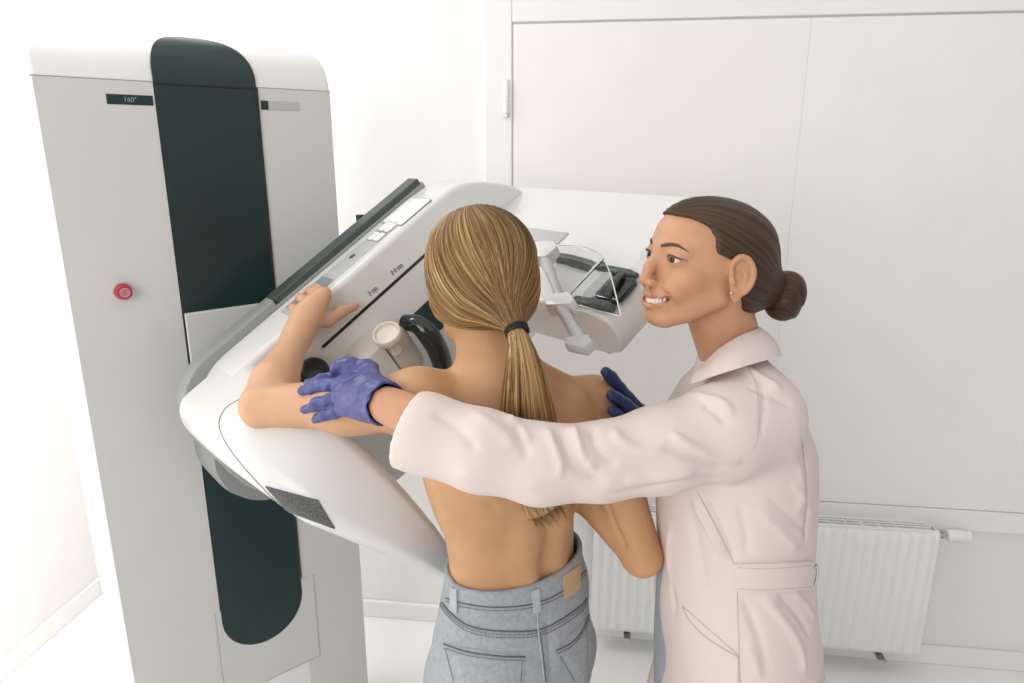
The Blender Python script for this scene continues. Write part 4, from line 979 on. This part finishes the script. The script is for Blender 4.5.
ct.op(lambda x, y, z: np.maximum((x-cutp[0])*pn2[0]+(y-cutp[1])*pn2[1]+(z-cutp[2])*pn2[2], np.sqrt((x-cutp[0])**2+(y-cutp[1])**2+(z-cutp[2])**2)-.16), cutp-.17, cutp+.17, .003, True)
ct.cone(cutp-ad*.03, cutp+ad*.07, .047, .040, .004, True)
ct.clip(lambda x, y, z: .585-z)
ct.loft(TB, EX, EY, [(.56, .035, 0, .178, .208), (.733, .040, 0, .145, .183), (.85, .018, 0, .136, .172), (.95, .002, 0, .130, .155), (1.02, -.003, 0, .110, .13)], .0, True)
ct.op(lambda x, y, z: np.maximum(np.maximum(x-.33, np.abs(y-1.12)-.020-.03*np.clip(.95-z, 0, .4)), z-1.0), (.05, 1.03, .5), (.33, 1.21, 1.0), .004, True)
V, F = ct.mesh(2); V, F = keep_big(V, F)
b0 = BVHTree.FromPolygons(V.tolist(), F.tolist())
FO = [([(690, 392), (708, 398), (722, 402), (735, 418)], .006, .004), ([(700, 402), (716, 414), (728, 426)], .005, -.003), ([(665, 430), (690, 445), (720, 458), (745, 462)], .007, .005), ([(660, 445), (690, 458), (730, 470)], .006, -.0035),
      ([(757, 372), (764, 400), (760, 440)], .004, -.0035), ([(735, 362), (755, 375), (785, 392)], .008, .005), ([(745, 385), (770, 395), (795, 408)], .007, -.003),
      ([(572, 422), (577, 440), (584, 458), (600, 470)], .008, .007), ([(560, 428), (566, 448), (580, 470), (610, 488)], .008, -.006), ([(592, 424), (594, 440), (602, 455), (620, 466)], .007, -.005), ([(612, 426), (620, 440), (640, 450), (670, 452)], .009, .004),
      ([(545, 425), (552, 440), (560, 462), (560, 480)], .007, .004), ([(505, 412), (520, 428), (530, 445)], .008, .004), ([(515, 420), (522, 440), (527, 462)], .006, -.004), ([(470, 410), (500, 430), (515, 450)], .012, .003), ([(450, 470), (500, 480), (550, 490)], .010, .003), ([(430, 410), (460, 430), (480, 455)], .010, -.003),
      ([(600, 495), (640, 490), (690, 480), (735, 478)], .006, -.003), ([(620, 480), (660, 478), (700, 472)], .010, .004),
      ([(700, 492), (712, 515), (726, 545), (735, 562)], .005, -.0045), ([(690, 495), (703, 520), (716, 545), (730, 565)], .006, .004), ([(738, 500), (745, 530), (748, 558)], .007, -.003), ([(755, 505), (780, 530), (800, 552)], .008, .004), ([(765, 495), (790, 518), (810, 535)], .006, -.003), ([(790, 480), (803, 500), (814, 515)], .006, .003),
      ([(740, 595), (752, 620), (762, 650), (768, 682)], .007, -.004), ([(760, 592), (780, 615), (798, 645), (806, 680)], .008, .005), ([(775, 592), (797, 615), (812, 640)], .006, -.004), ([(790, 590), (806, 605), (815, 622)], .006, .004), ([(745, 640), (756, 662), (760, 682)], .008, .003),
      ([(670, 520), (668, 560), (672, 600)], .010, .003), ([(690, 510), (700, 560), (704, 590)], .012, -.003), ([(662, 560), (672, 590), (676, 620)], .008, -.003), ([(800, 428), (806, 470), (806, 520), (804, 550)], .004, -.0025), ([(792, 445), (800, 480), (798, 520)], .010, .003)]
V = folds(V, F, b0, [(a, w*.85, h*1.7) for a, w, h in FO])
V = V+vnorm(V, F)*(noise3(V, 26, 8)*.0016+noise3(V, 70, 9)*.0005)[:, None]
coat = mkn('coat', V, F, 'coat', tec)
bc = BVHTree.FromPolygons(V.tolist(), F.tolist())
def cseam(name, pts, r=.0009, m='coat_seam', off=.0002, n=40, par=coat):
    L = line_on(bc, pts, off, n); L = [L[0]]+[L[i] for i in range(1, len(L)) if np.linalg.norm(L[i]-L[i-1]) < .05]
    if len(L) > 4: return mk(name, tube(L, r, 6), m, par)
cseam('shoulder_seam', [(748, 366), (756, 385), (758, 410), (757, 438), (752, 452)])
cseam('back_seam', [(796, 408), (802, 440), (806, 480), (805, 520), (803, 548)])
cseam('side_seam', [(737, 592), (738, 620), (739, 650), (740, 682)])
cseam('side_seam', [(697, 492), (712, 520), (726, 548), (735, 566)])
pk = patch_on(bc, [(684, 607), (738, 655), (738, 683), (676, 683)], .0022, 14, 10, .004)
if pk: pk = mk('patch_pocket', pk, 'coat', coat)
cseam('pocket_edge', [(683, 606), (692, 622), (706, 636), (722, 647), (738, 656)], .0013, off=.0026)
def strap():
    g = patch_on(bc, [(735, 563), (811, 561), (811, 589), (736, 590)], .0045, 24, 6, .005)
    return g
g = strap()
if g: bl = mk('back_belt', g, 'coat', coat); cseam('belt_stitching', [(738, 566), (760, 567), (785, 566), (809, 564)], .0006, off=.0046, par=bl); cseam('belt_stitching', [(738, 587), (760, 588), (785, 587), (809, 586)], .0006, off=.0046, par=bl)
bk_ = hit(bc, 812, 575, .004)
if bk_ is not None: mk('belt_buckle', tube([bk_+np.array([.004*math.sin(t)*0+.003*math.cos(t), -.002, .021*math.sin(t)]) for t in np.linspace(0, 2*PI, 25)], .0022, 8, cap=False), 'chrome', coat)
# collar
cc = np.array([.333, 1.10, 0])
up_ = [at(701, 365, 1.05), at(716, 350, 1.022), at(738, 336, 1.025), at(757, 328, 1.05), np.array([.392, 1.10, 1.425]), np.array([.385, 1.15, 1.425]), np.array([.35, 1.16, 1.41]), np.array([.325, 1.145, 1.385]), np.array([.314, 1.105, 1.36])]
lo_ = [at(690, 384, 1.02), at(712, 376, .985), at(742, 366, .975), at(776, 356, 1.02), np.array([.432, 1.105, 1.375]), np.array([.415, 1.19, 1.365]), np.array([.365, 1.19, 1.35]), np.array([.328, 1.165, 1.335]), np.array([.306, 1.11, 1.325])]
us = spline(up_, 60); ls = spline(lo_, 60); VV = []; FF = []
cs_n = 8
for i in range(60):
    ctr = np.array([cc[0], cc[1], us[i][2]]); o_ = U((us[i]-ctr)*np.array([1, 1, 0]))
    row = []
    for j in range(cs_n): t = j/(cs_n-1); row.append(us[i]*(1-t)+ls[i]*t+o_*(.005*math.sin(t*PI)+.004)+np.array([0, 0, .004*math.sin(t*PI)]))
    row += [p-o_*.0045-np.array([0, 0, .001]) for p in row[::-1]]
    VV += row
m = 2*cs_n; FF = [(i*m+k, i*m+(k+1) % m, (i+1)*m+(k+1) % m, (i+1)*m+k) for i in range(59) for k in range(m)]+[tuple(range(m)), tuple(range(59*m, 60*m))]
mk('collar', (VV, FF), 'coat', coat, angle=60)
# scrubs under the coat
sc = Solid((.15, .92, .03), (.62, 1.34, 1.25), .006)
sc.loft(TB, EX, EY, [(.55, .01, 0, .13, .13), (.733, -.010, 0, .118, .095), (.85, -.015, 0, .120, .095), (.95, -.018, 0, .117, .09), (1.05, -.024, 0, .110, .10), (1.18, -.025, 0, .10, .10), (1.22, -.025, 0, .09, .09)], .0)
for q in (1, -1): sc.chain([TB+EY*.085*q+ZZ*.60, TB+EY*.09*q+ZZ*.35, TB+EY*.09*q+ZZ*.08], [.095, .075, .068], .03)
sc.clip(lambda x, y, z: .06-z); v, f = sc.mesh(1); v = v+vnorm(v, f)*(noise3(v, 30, 4)*.002)[:, None]; mkn('scrubs', v, f, 'scrub', tec)
for q in (1, -1):
    c0 = TB+EY*.09*q; s_ = Solid(c0+np.array([-.22, -.07, 0]), c0+np.array([.10, .07, .13]), .006)
    s_.chain([c0+(.03, 0, .045), c0+(-.06, .003*q, .040), c0+(-.15, .008*q, .033)], [.042, .044, .035], .02); s_.cone(c0+(.0, 0, .05), c0+(.0, 0, .095), .042, .040, .02); s_.clip(lambda x, y, z: .002-z)
    v, f = s_.mesh(1); mkn('shoe', v, f, 'shoe', tec)
# gloves
bp_ = surf(body_p)
def on_arm(x, y, off, Y=1.06):
    for d in range(0, 60, 3):
        h = hit(bp_, x, y+d, off)
        if h is not None and h[1] < 1.2: return at(x, y, h[1]+d*.0006)
    return at(x, y, Y)
gl = Solid(at(290, 440, .95)-np.array([.09, .04, .03]), at(415, 345, 1.02)+np.array([.03, .20, .05]), .0021)
wr_ = at(386, 404, .985); pc = on_arm(358, 392, .016)
knk = [on_arm(350, 376, .012), on_arm(342, 385, .013), on_arm(343, 396, .013), on_arm(348, 408, .012)]
for kk_ in knk: gl.cone(wr_*.75+pc*.25, kk_, .0215, .0135, .020)
gl.ell(pc*.6+wr_*.4, (.030, .026, .036), None, .02)
for base, tips, rr in ((knk[0], [(335, 377), (321, 380), (308, 383)], .0092), (knk[1], [(328, 385), (315, 388), (302, 391)], .0100), (knk[2], [(330, 400), (317, 404), (305, 410)], .0098), (knk[3], [(336, 412), (325, 415), (315, 419)], .0088)):
    P = [base]+[on_arm(x, y, .0085) for x, y in tips]; gl.chain(P, [rr*1.22, rr*1.08, rr, rr*.74], .005)
tp_ = [wr_*.5+pc*.5+np.array([0, .01, .018]), on_arm(368, 369, .012), on_arm(350, 365, .01, 1.075), on_arm(336, 367, .01, 1.085)]
gl.chain(tp_, [.018, .0145, .0118, .010], .010)
wd_ = U(wr_-pc); gl.chain([wr_-wd_*.03, wr_-wd_*.002], [.031, .0335], .012)
gl.op(lambda x, y, z: -((x-wr_[0])*wd_[0]+(y-wr_[1])*wd_[1]+(z-wr_[2])*wd_[2])+.002*np.sin(x*300+z*220), wr_-.09, wr_+.09, .002, True)
gl.cone(wr_-wd_*.012, wr_+wd_*.02, .0295, .033, .002, True)
V, F = gl.mesh(1); V, F = keep_big(V, F)
V = V+vnorm(V, F)*((.5-np.abs(noise3(V*np.array([.55, 1, 1.3]), 210, 11)))*.0026+noise3(V, 420, 12)*.0003)[:, None]
mkn('glove', V, F, 'glove', tec)
g2 = Solid(at(600, 365, 1.17)-np.array([.03, .08, .13]), at(690, 365, 1.28)+np.array([.03, .06, .05]), .003)
fa = [at(662, 434, 1.245), at(640, 412, 1.215), at(620, 389, 1.198), at(611, 377, 1.19), at(606, 372, 1.183)]
fb = [at(664, 438, 1.24), at(645, 421, 1.205), at(626, 405, 1.170), at(616, 398, 1.156), at(611, 395, 1.148)]
g2.chain(fa, [.016, .0130, .0122, .0115, .0100], .004); g2.chain(fb, [.016, .0130, .0122, .0115, .0100], .003)
for y in (1, 2): g2.chain([p+np.array([.0, -.012*y, -.024*y]) for p in fb], [.014, .0105, .010, .0092, .008], .003)
pm = at(668, 440, 1.25); g2.ell(pm, (.032, .030, .042), None, .02); g2.cone(pm, RWr, .028, .029, .015)
g2.chain([pm+(0, .01, .01), at(655, 425, 1.28), at(640, 410, 1.285), at(628, 400, 1.28)], [.018, .013, .011, .009], .01)
V, F = g2.mesh(1); V, F = keep_big(V, F); V = V+vnorm(V, F)*(noise3(V, 200, 13)*.0008)[:, None]
mkn('glove', V, F, 'glove_dark', tec)
# ------------------------------------------------------------------ light
wd = bpy.data.worlds.new('world'); SC.world = wd; wd.use_nodes = True
wd.node_tree.nodes['Background'].inputs['Color'].default_value = (1, .985, .965, 1); wd.node_tree.nodes['Background'].inputs['Strength'].default_value = .54
def area(name, loc, tgt, sx, sy, e, col=(1, .98, .95)):
    d = bpy.data.lights.new(name, 'AREA'); d.shape = 'RECTANGLE'; d.size = sx; d.size_y = sy; d.energy = e; d.color = col
    o = bpy.data.objects.new(name, d); COL.objects.link(o); o.location = loc
    o.rotation_euler = (Vector(tgt)-Vector(loc)).to_track_quat('-Z', 'Y').to_euler(); return o
area('ceiling_light', (.3, .6, 2.72), (.3, .6, 0), 3.0, 2.4, 10)
area('corner_light', (-1.30, 1.78, 2.68), (-1.30, 1.85, 0), .7, .7, 16, (1, .99, .97))
area('window_light', (-1.35, -1.5, 2.1), (.5, 1.7, 1.1), 2.0, 1.6, 46, (1, .985, .96))
area('left_wall_fill', (-1.38, .95, 1.35), (-2.2, 1.05, 1.2), 1.6, 1.9, 26, (1, .99, .97))  # added fill without a fixture, brightens the left wall
SC.view_settings.view_transform = 'Standard'; SC.view_settings.look = 'None'; SC.view_settings.exposure = 0; SC.view_settings.gamma = 1; SC.view_settings.use_curve_mapping = False
